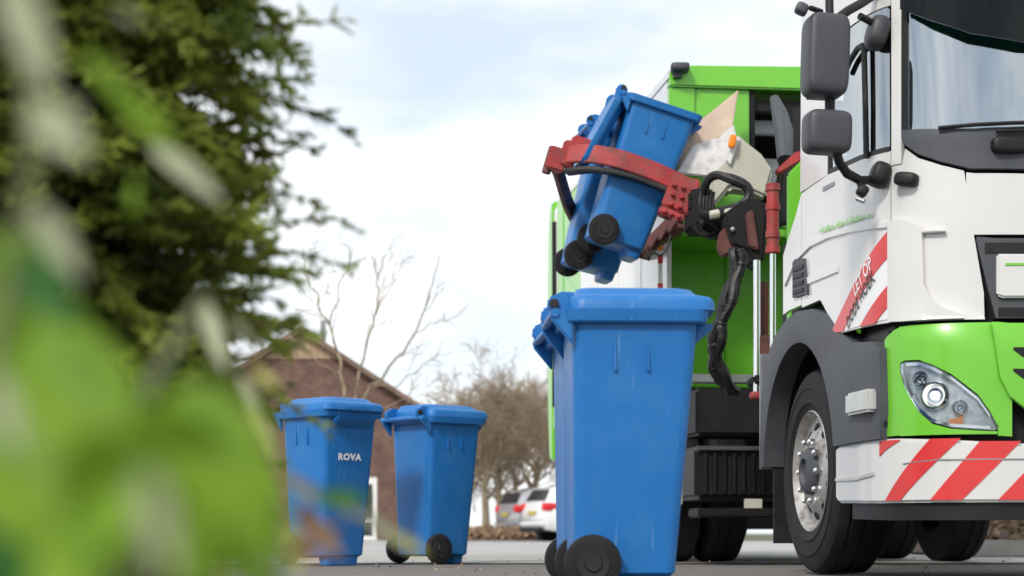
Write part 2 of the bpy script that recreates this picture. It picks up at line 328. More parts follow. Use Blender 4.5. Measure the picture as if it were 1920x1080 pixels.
# ------------------------------------------------------------------ wheelie bins (140 l), front towards -Y
def rrect(w0, w1, y0, y1, z, r=0.045, n=4):
    pts = []
    for cx, cy, a0 in ((w1 - r, y1 - r, 0), (w0 + r, y1 - r, 90), (w0 + r, y0 + r, 180), (w1 - r, y0 + r, 270)):
        for k in range(n + 1):
            a = R(a0 + 90 * k / n); pts.append((cx + r * math.cos(a), cy + r * math.sin(a), z))
    return pts
def make_bin(mname='bin_blue'):
    root = empty('wheelie_bin')
    b = MB()                                                             # body shell
    def sec(z, g=0.0, r=0.045):
        t = (z - 0.05) / 0.91; hw = 0.172 + 0.048 * t + g
        return rrect(-hw, hw, -0.165 - 0.075 * t - g, 0.195 + 0.010 * t + g, z, r)
    zs = [0.05, 0.065, 0.2, 0.4, 0.6, 0.78, 0.9, 0.955]
    body = b.rings([sec(0.05, -0.02)] + [sec(z) for z in zs[1:]] + [sec(.955, -.006)] + [sec(z, -.006) for z in (.8, .5, .075)]).build('body', mname, root)
    b = MB().rings([sec(0.935, 0.002), sec(0.94, 0.030, .05), sec(0.985, 0.034, .05), sec(0.985, -0.004, .045), sec(0.935, -0.0065, .045), sec(0.935, 0.002)], cap=False)
    b.build('rim', mname, root, bevel=0.004)
    b = MB().prism([(-0.16, -0.24, 0.945), (-0.16, -0.305, 0.945), (-0.16, -0.295, 0.925), (-0.16, -0.225, 0.865)], (0.32, 0, 0)); b.build('front_comb', mname, root, bevel=0.008)
    for sx in (-1, 1):
        for y in (-0.06, 0.055):
            MB().box((sx * 0.2125, y, 0.855), (0.014, 0.008, 0.17), (0, sx * -0.053, 0)).build('rib', mname, body, bevel=0.002)
    MB().rings([rrect(-.13, .13, -.150, -.06, 0.0, .03), rrect(-.135, .135, -.158, -.05, .06, .03)]).build('foot', mname, root, bevel=0.004)
    # lid: skirt with domed top and raised panel
    def ls(z, g, r=.055): return rrect(-.242 - g, .242 + g, -.292 - g, .215 + g * .4, z, r)
    lid = MB().rings([ls(.987, -.012), ls(.984, .006), ls(1.016, .004), ls(1.032, -.008), ls(1.040, -.035), ls(1.044, -.05), ls(1.064, -.068), ls(1.070, -.09), ls(1.071, -.14, .04)]).build('lid', mname, root, smooth=40)
    MB().prism([(-.1, -.285, 1.012), (-.1, -.308, 1.005), (-.1, -.306, .978), (-.1, -.285, .985)], (.2, 0, 0)).build('lid_grip', mname, lid, bevel=0.006)
    for sx in (-1, 1):
        MB().prism([(sx * .165 - .02, .19, 1.05), (sx * .165 - .02, .24, 1.052), (sx * .165 - .02, .288, 1.03), (sx * .165 - .02, .292, .985), (sx * .165 - .02, .255, .965), (sx * .165 - .02, .19, .985)], (.04, 0, 0)).build('hinge_lug', mname, lid, bevel=0.008)
        MB().lathe([(-.016, .017), (.016, .017)], (sx * .165 + sx * .02, .268, 1.008), (1, 0, 0), 16).build('hinge_pin', 'hub_plastic', lid, bevel=.003)
        MB().prism([(sx * .215 - .012, .20, .98), (sx * .215 - .012, .275, .985), (sx * .215 - .012, .285, .955), (sx * .215 - .012, .205, .86)], (.024, 0, 0)).build('handle_bracket', mname, root, bevel=0.006)
    MB().tube([(-.235, .268, .972), (.235, .268, .972)], .0155, 12).build('handle', mname, root)
    MB().tube([(-.21, .135, .1), (.21, .135, .1)], .011, 10).build('axle', 'grey_steel', root)
    for sx in (-1, 1):
        w = MB().lathe([(-.024, .05), (-.026, .085), (-.022, .097), (-.012, .1), (.012, .1), (.022, .097), (.026, .085), (.024, .05)], (sx * .218, .135, .1), (1, 0, 0), 36).build('wheel', 'rubber', root)
        MB().lathe([(0, .06), (.005, .058), (.004, .032), (.012, .028), (.012, .01)], (sx * .2425, .135, .1), (sx, 0, 0), 28).build('hub_cap', 'hub_plastic', w)
        MB().box((sx * .185, .135, .13), (.03, .07, .1)).build('wheel_bracket', mname, root, bevel=.008)
    return root
GB = 'blue wheelie bins'
bin0 = make_bin('bin_blue')
def place_bin(o, loc, rot, label):
    o.location = loc
    if isinstance(rot, Matrix): o.rotation_euler = rot.to_euler()
    else: o.rotation_euler = (0, 0, R(rot))
    return tag(o, label, 'wheelie bin', GB)
near = place_bin(bin0, (0.405, 6.55, 0), 93, 'large near blue wheelie bin standing alone in front, seen from its side')
near['label'] = 'nearest and largest blue wheelie bin, standing on the asphalt with its lid shut'
binB = place_bin(copy_tree(bin0), (0.385, 7.12, 0), 95, 'blue wheelie bin almost hidden directly behind the nearest bin')
binC = place_bin(copy_tree(bin0), (-1.19, 11.72, 0), 45, 'blue wheelie bin with white lettering on its upper side, on the pavement')
binD = place_bin(copy_tree(bin0), (-0.53, 12.36, 0), 131, 'blue wheelie bin showing two black wheels, right of the lettered bin')
tilt = Matrix.Rotation(R(16.5), 3, 'Y') @ Matrix.Rotation(R(98), 3, 'Z')
binE = place_bin(copy_tree(bin0), (0.660, 11.85, 2.025), tilt, 'tilted blue wheelie bin hanging in the red clamp, the nearer of two')
tiltF = Matrix.Rotation(R(13.5), 3, 'Y') @ Matrix.Rotation(R(98), 3, 'Z')
binF = place_bin(copy_tree(bin0), (0.525, 12.42, 1.955), tiltF, 'tilted blue wheelie bin hanging half hidden behind the nearer lifted bin')
# the nearer lifted bin has its lid swung open, hanging down behind it
hg = Vector((0, .268, 1.008))
for c_ in binE.children:
    if c_.name.startswith('lid'): c_.matrix_basis = Matrix.Translation(hg) @ Matrix.Rotation(R(-258), 4, 'X') @ Matrix.Translation(-hg)
binE['label'] = 'tilted blue wheelie bin with its lid hanging open, nearer of two in the red clamp'
# lettering on the bin's front
vs, fs = text_polys('ROVA', 0.056, .05, 1.15)
w = max(v[0] for v in vs)
b = MB(); b.add([((v[0] - w / 2) * 1.15 - .005, -0.222 - 0.0824 * (v[1]) - .003, 0.672 + v[1]) for v in vs], fs); b.build('lettering', 'letter_white', binC, smooth=0)
b = MB().sell((0, 0, 0), (.05, .006, .018), .6); st = b.build('sticker', 'letter_white', binE); st.location = (.211, -.02, .9); st.rotation_euler = (0, 0, R(90))

# ------------------------------------------------------------------ refuse truck
# truck frame: origin on the ground under the front axle, -Y forward, -X the side facing the picture's left
TA = R(7.3)
truck = empty('refuse_truck', (2.678, 9.268, 0), (0, 0, TA))
tag(truck, 'white and green side-loading refuse truck lifting two blue bins', 'truck')
CAB_Y0, CAB_N = -0.6, 5.0
def cab_sec(z):
    h = .92; xs = 1.25
    if z > 1.9: h -= .17 * (z - 1.9); xs -= .04 * (z - 1.9)
    if z < 1.12: h += .05 * min(1, (1.12 - z) / .05)
    return xs, h
_oc = {}
def cab_outline(z):
    k = round(z, 3)
    if k not in _oc:
        xs, h = cab_sec(z); n = 160; pts = []
        for i in range(n + 1):
            th = math.pi / 2 * (i / n); c, s = abs(math.cos(th)), abs(math.sin(th))
            pts.append((-xs * c ** (2 / CAB_N) if i < n else 0.0, CAB_Y0 - h * s ** (2 / CAB_N)))
        L = [0.0]
        for a, b_ in zip(pts, pts[1:]): L.append(L[-1] + math.dist(a, b_))
        j = min(range(n + 1), key=lambda i: abs(pts[i][1] - (CAB_Y0 - h * .62 / .92)))
        _oc[k] = (pts, [l - L[j] for l in L], xs)
    return _oc[k]
UC = cab_outline(1.5)[1][-1]                     # u at the truck's centre line
def cab(u, z, off=0.0):
    """point on the cab skin: u runs from the side (negative) round the corner to the front, mirrored past the centre"""
    if u > UC:
        p = cab(2 * UC - u, z, off); return Vector((-p.x, p.y, p.z))
    pts, L, xs = cab_outline(z)
    if u > 0: u = u * L[-1] / UC
    if u <= L[0]: return Vector((-xs - off, CAB_Y0 + (L[0] - u), z))
    i = min(max(bisect.bisect(L, u) - 1, 0), len(L) - 2)
    t = (u - L[i]) / max(L[i + 1] - L[i], 1e-9); a, b_ = pts[i], pts[i + 1]
    dx, dy = b_[0] - a[0], b_[1] - a[1]; d = math.hypot(dx, dy) or 1
    return Vector((a[0] + dx * t + dy / d * off, a[1] + dy * t - dx / d * off, z))
def patch(name, m, cols, off=0.0, thick=0.02, parent=None, full=False, flip=False, du=0.05, nz=6, bevel=0.0, smooth=35):
    """panel on the cab skin given as columns (u, z_low, z_high)"""
    cc = []
    for a, b_ in zip(cols, cols[1:]):
        n = max(1, int(math.ceil(abs(b_[0] - a[0]) / du)))
        for k in range(n): cc.append([a[i] + (b_[i] - a[i]) * k / n for i in range(3)])
    cc.append(list(cols[-1]))
    if full:
        mir = [[2 * UC - c[0], c[1], c[2]] for c in reversed(cc)]
        cc = cc + (mir[1:] if abs(cc[-1][0] - UC) < 1e-6 else mir)
    k = len(cc); vs = []
    for o_ in (off, off - thick):
        for u, z0, z1 in cc:
            for j in range(nz + 1): vs.append(cab(u, z0 + (z1 - z0) * j / nz, o_))
    n = nz + 1; S = k * n; fs = []
    for i in range(k - 1):
        for j in range(nz):
            q = (i * n + j, (i + 1) * n + j, (i + 1) * n + j + 1, i * n + j + 1); fs += [q, tuple(S + x for x in reversed(q))]
        for j in (0, nz): fs.append((i * n + j, i * n + j + S, (i + 1) * n + j + S, (i + 1) * n + j))
    for i in (0, k - 1):
        for j in range(nz): fs.append((i * n + j, i * n + j + 1, i * n + j + 1 + S, i * n + j + S))
    if flip: vs = [(-v[0], v[1], v[2]) for v in vs]
    b = MB(); b.add(vs, fs); return b.build(name, m, parent or truck, bevel=bevel, smooth=smooth)
def both(name, m, cols, **k):
    a = patch(name, m, cols, **k); patch(name, m, cols, flip=True, **k); return a

REAR = -1.19                                     # u of the cab's rear edge above, -1.5 below
cabin = empty('cab'); cabin.parent = truck
# white skin
door = both('door', 'white_paint', [(-1.16, 1.33, 1.90), (-.85, 1.33, 1.905), (-.72, 1.24, 1.91), (-.6, 1.135, 1.90), (.03, 1.12, 1.865)], parent=cabin, nz=8)
both('rear_side_panel', 'white_paint', [(-1.50, 1.335, 1.64), (-1.40, 1.345, 1.72), (-1.28, 1.345, 1.80), (-1.17, 1.345, 1.9)], parent=cabin)
both('rear_pillar', 'white_paint', [(REAR, 1.91, 2.9), (-.72, 1.91, 2.9)], parent=cabin, nz=10)
both('door_frame', 'white_paint', [(-.715, 2.56, 2.9), (.03, 2.52, 2.9)], parent=cabin)
both('front_pillar', 'white_paint', [(.037, 1.80, 2.9), (.095, 1.80, 2.9)], parent=cabin, nz=10, du=.02)
both('door_window', 'cab_glass', [(-.705, 1.925, 2.55), (.02, 1.875, 2.52)], parent=cabin, off=-.006, thick=.006)
both('window_seal', 'black_plastic', [(-.72, 1.91, 1.93), (.028, 1.865, 1.885)], parent=cabin, off=.003, thick=.02, nz=1)
both('window_seal', 'black_plastic', [(-.72, 1.91, 2.56), (-.70, 1.91, 2.56)], parent=cabin, off=.004, thick=.02)
both('corner_panel', 'white_paint', [(.037, 1.12, 1.795), (.10, 1.115, 1.795), (.115, 1.115, 1.86), (.18, 1.11, 1.81), (.28, 1.11, 1.77), (.372, 1.11, 1.742), (.374, 1.11, 1.735), (.415, 1.11, 1.46), (.455, 1.11, 1.22), (.457, 1.11, 1.12)], parent=cabin, nz=10, du=.03)
dl = both('air_deflector', 'white_paint', [(.045, 1.118, 1.555), (.12, 1.113, 1.55), (.195, 1.112, 1.515), (.205, 1.112, 1.50), (.212, 1.112, 1.27), (.235, 1.112, 1.21), (.28, 1.112, 1.165), (.37, 1.112, 1.128)], parent=cabin, off=.032, thick=.03, du=.02, nz=8, bevel=.008)
both('deflector_lip', 'white_paint', [(.20, 1.484, 1.502), (.30, 1.482, 1.490)], parent=cabin, off=.030, thick=.03, nz=2, bevel=.004)
patch('front_panel', 'white_paint', [(.382, 1.47, 1.735), (.42, 1.47, 1.73), (UC, 1.47, 1.72)], parent=cabin, full=True)
patch('roof_front', 'white_paint', [(.1, 2.74, 2.9), (UC, 2.74, 2.9)], parent=cabin, full=True)
b = MB(); ring = [cab(u, 2.9) for u in np.linspace(REAR, 2 * UC - REAR, 60)]
b.rings([[Vector(p) for p in ring], [Vector((p.x * .95, p.y * .94, 2.98)) for p in ring]]).build('roof', 'white_paint', cabin)
# windscreen, its black surround, visor and wipers
patch('windscreen', 'cab_glass', [(.115, 1.92, 2.74), (.16, 1.90, 2.74), (UC, 1.89, 2.74)], off=-.006, thick=.006, parent=cabin, full=True, nz=10)
patch('screen_surround', 'dark_plastic', [(.099, 1.915, 1.945), (.12, 1.872, 1.94), (.18, 1.825, 1.935), (.28, 1.783, 1.925), (.40, 1.748, 1.92), (UC, 1.735, 1.90)], off=.008, thick=.03, parent=cabin, full=True, nz=6, bevel=.004)
both('screen_edge', 'black_plastic', [(.097, 1.94, 2.74), (.128, 1.935, 2.74)], off=.003, thick=.02, parent=cabin, nz=10, du=.02)
patch('sun_visor', 'visor_glass', [(.12, 2.47, 2.78), (.18, 2.435, 2.79), (.24, 2.40, 2.80), (.40, 2.33, 2.81), (.62, 2.29, 2.82), (UC, 2.27, 2.82)], off=.05, thick=.012, parent=cabin, full=True, nz=6)
patch('screen_header', 'black_plastic', [(.1, 2.70, 2.75), (UC, 2.70, 2.75)], off=.002, thick=.008, parent=cabin, full=True)
for u0, u1, z0, z1 in ((.27, 1.0, 1.925, 1.955), (.50, 1.25, 1.90, 1.93), (.95, 1.7, 1.92, 1.95)):
    wp = MB().tube([cab(u0 + (u1 - u0) * t, z0 + (z1 - z0) * t, .028) for t in (0, .2, .4, .6, .8, 1)], .009, 6).build('wiper', 'black_plastic', cabin)
    MB().tube([cab(u0 + (u1 - u0) * .5, z0 + .018, .045), cab(u0 + (u1 - u0) * .75, z0 - .03, .05), cab(u1, z0 - .085, .03)], .012, 8).build('wiper_arm', 'black_plastic', wp)
MB().sell(cab(.56, 1.845, .012), (.16, .06, .07), .5).build('wiper_cover', 'black_plastic', cabin)
# cab interior seen through the glass
MB().box((0, -1.05, 1.80), (2.2, .45, .22)).build('dashboard', 'seat_cloth', cabin, bevel=.04)
for x in (-.62, .62):
    s = MB().box((x, -.62, 1.72), (.5, .5, .16)).box((x, -.36, 2.1), (.48, .14, .7), (R(-10), 0, 0)).box((x, -.30, 2.52), (.28, .1, .2)).build('seat', 'seat_cloth', cabin, bevel=.04)
MB().lathe([(-.015, .2), (-.015, .23), (.015, .23), (.015, .2)], (.62, -.92, 2.0), (0, .55, .8), 28, True).build('steering_wheel', 'black_plastic', cabin)
MB().box((0, -.03, 2.1), (2.36, .04, 1.5)).build('rear_wall', 'white_paint', cabin)
MB().box((0, -.02, 1.40), (2.38, .70, .12)).box((0, -.62, 1.38), (2.3, 1.3, .1)).build('cab_floor', 'black_steel', cabin)
for s in (-1, 1):
    MB().box((s * 1.19, -.62, 1.6), (.03, 1.1, .5)).build('door_lining', 'seat_cloth', cabin)
# dark shell behind the front panels
patch('front_bulkhead', 'black_steel', [(-.5, .45, 1.9), (0, .45, 1.9), (UC, .45, 1.86)], off=-.085, thick=.02, parent=cabin, full=True)
# side details
both('side_vent', 'dark_plastic', [(-1.29, 1.395, 1.575), (-1.25, 1.39, 1.585), (-1.09, 1.385, 1.565), (-1.03, 1.375, 1.40)], off=.012, parent=cabin, bevel=.004)
for k in range(4):
    patch('vent_slat', 'black_plastic', [(-1.265, 1.41 + k * .038, 1.428 + k * .038), (-1.09, 1.402 + k * .038, 1.42 + k * .038)], off=.018, thick=.01, parent=cabin, nz=1)
both('crease', 'white_paint', [(-1.15, 1.43, 1.47), (-.85, 1.425, 1.462), (-.56, 1.42, 1.452)], off=.008, thick=.012, parent=cabin, bevel=.003, nz=2)
patch('emblem', 'grey_steel', [(-.80, 1.842, 1.862), (-.62, 1.838, 1.856)], off=.004, thick=.006, parent=cabin, nz=1)
lower = []
arc = [(-1.45, 1.50), (-1.25, 1.60), (-1.0, 1.635), (-.7, 1.63), (-.4, 1.605), (.02, 1.56)]
both('door_bulge', 'white_paint', [(u, z - .03, z) for u, z in arc], off=.010, thick=.014, parent=cabin, nz=3, bevel=.004)
both('door_gap', 'black_plastic', [(.028, 1.12, 2.75), (.037, 1.12, 2.75)], off=-.006, thick=.01, parent=cabin, nz=10)
both('door_gap', 'black_plastic', [(-1.172, 1.34, 2.0), (-1.164, 1.34, 2.0)], off=-.006, thick=.01, parent=cabin, nz=4)
both('door_pull', 'dark_plastic', [(-.60, 1.70, 1.745), (-.38, 1.695, 1.74)], off=.02, thick=.03, parent=cabin, nz=1, bevel=.006) if False else None
b = MB().tube([cab(-.43, 2.33, .012), cab(-.36, 2.365, .014), cab(-.24, 2.395, .016), cab(-.185, 2.392, .016), cab(-.165, 2.36, .016), cab(-.155, 2.1, .014), cab(-.15, 1.87, .012)], .014, 8).build('window_rail', 'black_plastic', cabin)
# reflective warning stickers on the door
def para(zb, zt, b0, b1, t0, t1, n=12):
    us = sorted({b0, b1, t0, t1} | {b0 + (t1 - b0) * i / n for i in range(n + 1)}); cs = []
    for u in us:
        lo = zb if u <= b1 else zb + (zt - zb) * (u - b1) / (t1 - b1)
        hi = zt if u >= t0 else zb + (zt - zb) * (u - b0) / (t0 - b0)
        if hi - lo > -1e-9: cs.append((u, lo, max(hi, lo + 1e-4)))
    return cs
for nm, mm, args, o_ in (('warning_sticker', 'letter_white', ((-.655, 1.15, 1.155), (-.5, 1.137, 1.24), (.024, 1.135, 1.52)), .003),):
    stk = patch(nm, mm, args, off=o_, thick=.004, parent=door, nz=2)
patch('red_stripe', 'red_paint', [(-.66, 1.148, 1.152), (-.50, 1.137, 1.238), (-.48, 1.137, 1.248), (.022, 1.405, 1.52)], off=.006, thick=.004, parent=door, nz=2)
patch('red_stripe', 'red_paint', [(-.245, 1.130, 1.132), (-.08, 1.127, 1.225), (.022, 1.19, 1.285)], off=.006, thick=.004, parent=door, nz=2)
def skin_text(body, size, u0, z0, ang, m, stretch=1.0, parent=None):
    vs, fs = text_polys(body, size); c, s = math.cos(ang), math.sin(ang)
    b = MB(); b.add([cab(u0 + v[0] * stretch * c - v[1] * s, z0 + v[0] * stretch * s + v[1] * c, .0085) for v in vs], fs); return b.build('lettering', m, parent or door, smooth=0)
skin_text('LET OP', .085, -.30, 1.272, R(28.5), 'letter_white', .85)
skin_text('DODE HOEK', .082, -.40, 1.137, R(29.0), 'letter_black', .78)
# green grass emblem on the door
rr = random.Random(5); b = MB()
for k in range(26):
    u = -.82 + .70 * k / 25; z = 1.645 - .045 * k / 25; hgt = rr.uniform(.010, .035) * (1.6 if k in (17, 18) else 1)
    b.add([cab(u - .02, z, .0125), cab(u + .02, z + .004, .0125), cab(u + .012 + rr.uniform(-.01, .02), z + hgt, .0125)], [(0, 1, 2)])
b.build('leaf_emblem', 'green_paint', door, smooth=0)
# grille
patch('grille_surround', 'dark_plastic', [(.425, 1.44, 1.462), (.47, 1.25, 1.458), (.505, 1.115, 1.455), (UC, 1.115, 1.455)], off=-.002, thick=.05, parent=cabin, full=True, nz=4, bevel=.004)
for z0, z1 in ((1.20, 1.385),):
    patch('grille_bar', 'white_paint', [(.505, z0 + .01, z1), (.53, z0, z1), (UC, z0, z1)], off=.022, thick=.03, parent=cabin, full=True, nz=3, bevel=.008)
patch('grille_trim', 'green_paint', [(.54, 1.335, 1.345), (UC, 1.345, 1.355)], off=.026, thick=.006, parent=cabin, full=True, nz=1)
patch('grille_mesh', 'black_plastic', [(.46, 1.392, 1.435), (UC, 1.392, 1.435)], off=.004, thick=.02, parent=cabin, full=True, nz=1)
patch('grille_lower', 'black_plastic', [(.515, 1.12, 1.16), (UC, 1.12, 1.16)], off=.004, thick=.02, parent=cabin, full=True, nz=1)
# green lower front
HLT = [(.075, .90, .932), (.10, .83, .940), (.17, .725, .938), (.23, .675, .915), (.31, .652, .872), (.42, .643, .782), (.47, .640, .71), (.50, .640, .652)]
def hl_at(u, hi):
    for a, b_ in zip(HLT, HLT[1:]):
        if a[0] <= u <= b_[0]:
            t = (u - a[0]) / (b_[0] - a[0]); i = 2 if hi else 1; return a[i] + (b_[i] - a[i]) * t
us = [.075, .10, .135, .17, .2, .23, .27, .31, .36, .42, .45, .47, .50]
both('corner_fairing', 'green_paint', [(-.03, .625, 1.045), (-.01, .625, 1.06), (.04, .625, 1.082), (.073, .625, 1.09)], parent=cabin, du=.015, nz=8)
both('corner_fairing', 'green_paint', [(.073, .925, 1.09)] + [(u, hl_at(u, True) + .006, 1.095) for u in us] + [(.505, .69, 1.095)], parent=cabin, nz=4)
both('corner_fairing', 'green_paint', [(.073, .625, .915)] + [(u, .622, hl_at(u, False) - .006) for u in us], parent=cabin, nz=3)
both('corner_fairing', 'green_paint', [(.503, .615, 1.095), (.56, .612, 1.09)], parent=cabin, nz=4)
patch('lower_grille_panel', 'green_paint', [(.475, 1.065, 1.095), (.505, .86, 1.095), (.545, .78, 1.09), (.62, .72, 1.09), (.8, .68, 1.08), (UC, .68, 1.08)], off=.018, thick=.03, parent=cabin, full=True, nz=4, bevel=.006)
for z0 in (.95, .86):
    patch('air_slot', 'black_plastic', [(.56, z0 + .025, z0 + .035), (.60, z0 - .005, z0 + .035), (UC, z0 - .01, z0 + .035)], off=.022, thick=.01, parent=cabin, full=True, nz=1)
for fl in (False, True):
    hl = patch('headlight', 'lamp_housing', HLT, off=-.035, thick=.01, parent=cabin, flip=fl, nz=4)
    patch('lamp_lens', 'lamp_glass', HLT, off=.0, thick=.004, parent=hl, flip=fl, nz=4)
    patch('lamp_rim', 'chrome', [(u, hl_at(u, True) - .018, hl_at(u, True) - .004) for u in us[1:-1]], off=-.008, thick=.012, parent=hl, flip=fl, nz=1)
    patch('lamp_rim', 'chrome', [(u, hl_at(u, False) + .003, hl_at(u, False) + .016) for u in us[2:-1]], off=-.008, thick=.012, parent=hl, flip=fl, nz=1)
    sg = -1 if fl else 1
    def P(u, z, o_): p = cab(u, z, o_); return Vector((p.x * sg, p.y, p.z))
    for u, z, r, mm in ((.235, .79, .062, 'lamp_lit'), (.165, .865, .034, 'chrome'), (.345, .735, .036, 'chrome')):
        n = (P(u, z, .05) - P(u, z, 0)).normalized()
        MB().lathe([(-.006, r), (.006, r), (.022, r * .86), (.024, r * .8), (.0, r * .55), (-.002, .01)], P(u, z, -.03), n, 24).build('reflector', 'chrome', hl)
        MB().sell(P(u, z, -.018), (r * .62, .03, r * .62), 1.0, None, 16, 10).build('bulb', 'lamp_lit' if mm == 'lamp_lit' else 'lamp_glass', hl)
    patch('turn_signal', 'orange_lens', [(.30, .66, .685), (.36, .655, .70)], off=-.012, thick=.01, parent=hl, flip=fl, nz=1)
    patch('clear_signal', 'letter_white', [(.37, .655, .69), (.47, .65, .67)], off=-.012, thick=.01, parent=hl, flip=fl, nz=1)
# bumper with red and white marking
bum = patch('bumper', 'white_paint', [(-.62, .37, .60), (-.58, .345, .61), (-.06, .335, .615), (.08, .335, .612), (.6, .335, .582), (UC, .335, .575)], off=.008, thick=.05, parent=cabin, full=True, nz=5, bevel=.012)
for zb, zt, a in ((.345, .605, (-.012, .085, .225, .35)), (.345, .592, (.225, .355, .425, .595)), (.345, .578, (.50, .63, .72, .87)), (.345, .572, (.79, .92, 1.0, 1.15))):
    both('red_stripe', 'red_paint', para(zb, zt, *a), off=.0115, thick=.003, parent=bum, nz=3)
both('red_stripe', 'red_paint', [(-.055, .54, .607), (.0, .568, .607), (.085, .603, .6065)], off=.0115, thick=.003, parent=bum, nz=2)
patch('bumper_line', 'grey_steel', [(.10, .500, .504), (.25, .513, .518), (UC, .515, .52)], off=.0125, thick=.003, parent=bum, full=True, nz=1)
both('bumper_crease', 'step_metal', [(-.61, .445, .462), (-.30, .440, .458), (-.10, .455, .475)], off=.014, thick=.01, parent=bum, nz=1, bevel=.003)
patch('bumper_lip', 'black_plastic', [(-.45, .27, .338), (0, .26, .338), (UC, .26, .338)], off=-.02, thick=.05, parent=cabin, full=True, nz=2)
# side fenders, steps, wheel wells
def fender(s):
    inner = [(-.60 + .0, .61)] + [(-.62 * math.cos(R(a)), .52 + .64 * math.sin(R(a))) for a in range(8, 176, 8)] + [(.62, .56)]
    outer = [(.685, .56), (.68, .95), (.60, 1.14), (.45, 1.24), (.26, 1.295), (.065, 1.325), (-.26, 1.30), (-.50, 1.245), (-.70, 1.13), (-.88, 1.07), (-1.24, 1.04), (-1.26, .63), (-1.24, .615)]
    # strip mesh between inner arc and outer edge keeps the faces simple
    x0, x1 = s * 1.262, s * 1.17
    pi = inner; m_ = len(pi); L = [0]
    po = []
    oo = outer[::-1]
    Lo = [0]
    for a, b_ in zip(oo, oo[1:]): Lo.append(Lo[-1] + math.dist(a, b_))
    for i in range(m_):
        t = Lo[-1] * i / (m_ - 1); j = min(max(bisect.bisect(Lo, t) - 1, 0), len(oo) - 2); q = (t - Lo[j]) / (Lo[j + 1] - Lo[j])
        po.append((oo[j][0] + (oo[j + 1][0] - oo[j][0]) * q, oo[j][1] + (oo[j + 1][1] - oo[j][1]) * q))
    b = MB(); rings = [[(x0, a[0], a[1]), (x0 + s * .012, (a[0] * .45 + c[0] * .55), (a[1] * .45 + c[1] * .55)), (x0 - s * .012, c[0], c[1]), (x1, c[0], c[1]), (x1 - s * .02, a[0], a[1])] for a, c in zip(pi, po)]
    b.rings(rings); return b.build('fender', 'dark_plastic', truck, smooth=40)
for s in (-1, 1):
    fe = fender(s)
    MB().rings([[(s * 1.17, -.64 * math.cos(R(a)), .52 + .66 * math.sin(R(a))), (s * .70, -.64 * math.cos(R(a)), .52 + .66 * math.sin(R(a))), (s * .70, -.67 * math.cos(R(a)), .52 + .69 * math.sin(R(a))), (s * 1.17, -.67 * math.cos(R(a)), .52 + .69 * math.sin(R(a)))] for a in range(0, 181, 9)]).build('wheel_well', 'black_plastic', truck)
    MB().box((s * .95, .64, .46), (.5, .02, .62)).build('mud_flap', 'rubber', truck)
    MB().box((s * 1.235, .66, .86), (.07, .03, .62)).build('flap_bracket', 'grey_steel', truck, bevel=.005)
    MB().box((s * 1.265, -1.06, .785), (.07, .30, .10)).build('step', 'step_metal', truck, bevel=.012)
    MB().box((s * 1.21, -1.0, .68), (.06, .5, .04)).build('step_bracket', 'black_plastic', truck, bevel=.008)
    MB().box((s * 1.13, -.98, 1.08), (.1, .5, .05)).build('step_bracket', 'black_plastic', truck, bevel=.008)
    MB().box((s * 1.04, -1.0, .72), (.3, .42, .78)).build('step_well', 'black_plastic', truck, bevel=.02)
# wheels
def wheel(x, y, s, r=.515, wd=.31, dish=1):
    w = empty('wheel', (x, y, r)); w.parent = truck
    h = wd / 2
    prof = [(h * .62, r * .565), (h * .92, r * .60), (h * .985, r * .66), (h * 1.02, r * .67), (h * 1.02, r * .685), (h * .99, r * .695), (h * 1.0, r * .80), (h * 1.025, r * .81), (h * 1.02, r * .83), (h * .985, r * .84), (h * .96, r * .90), (h * .86, r * .965), (h * .72, r * .992), (h * .55, r * 1.0), (h * .5, r * .985), (h * .46, r * .985), (h * .42, r), (h * .1, r), (h * .07, r * .983), (-h * .07, r * .983), (-h * .1, r), (-h * .72, r * .992), (-h, r * .8), (-h * .9, r * .58)]
    MB().lathe(prof, (0, 0, 0), (s, 0, 0), 64, True).build('tyre', 'rubber', w, smooth=30)
    rp_ = [(h * .66, r * .57), (h * .90, r * .60), (h * .95, r * .585), (h * .80, r * .55), (h * .60, r * .515), (h * .58, r * .49), (h * .70, r * .42), (h * .82, r * .37), (h * .86, r * .34), (h * .86, r * .2), (h * .5, r * .18)]
    rim = MB().lathe(rp_, (0, 0, 0), (s, 0, 0), 48).build('rim', 'rim_silver', w, smooth=30)
    for k in range(10):
        a = 2 * math.pi * k / 10
        p = Vector((s * (h * .86 + .012), math.cos(a) * r * .30, math.sin(a) * r * .30))
        MB().lathe([(-.02, .017), (.016, .016), (.026, .010)], p, (s, 0, 0), 6).build('wheel_nut', 'chrome', rim)
        p2 = Vector((s * (h * .655 + .004), math.cos(a + .31) * r * .445, math.sin(a + .31) * r * .445))
        MB().lathe([(-.006, .027), (.004, .027)], p2, (s, math.cos(a + .31) * .55, math.sin(a + .31) * .55), 14).build('hand_hole', 'black_steel', rim)
    MB().lathe([(0, r * .235), (.03, r * .225), (.045, r * .19), (.05, r * .13), (.03, r * .11), (.03, .01)], (s * h * .84, 0, 0), (s, 0, 0), 32).build('hub', 'dark_plastic', rim)
    return w
for s in (-1, 1):
    wheel(s * 1.045, 0, s)
    for y in (3.95, 5.3):
        wheel(s * 1.045, y, s, dish=0); wheel(s * .71, y, s, dish=0) if s < 0 else None
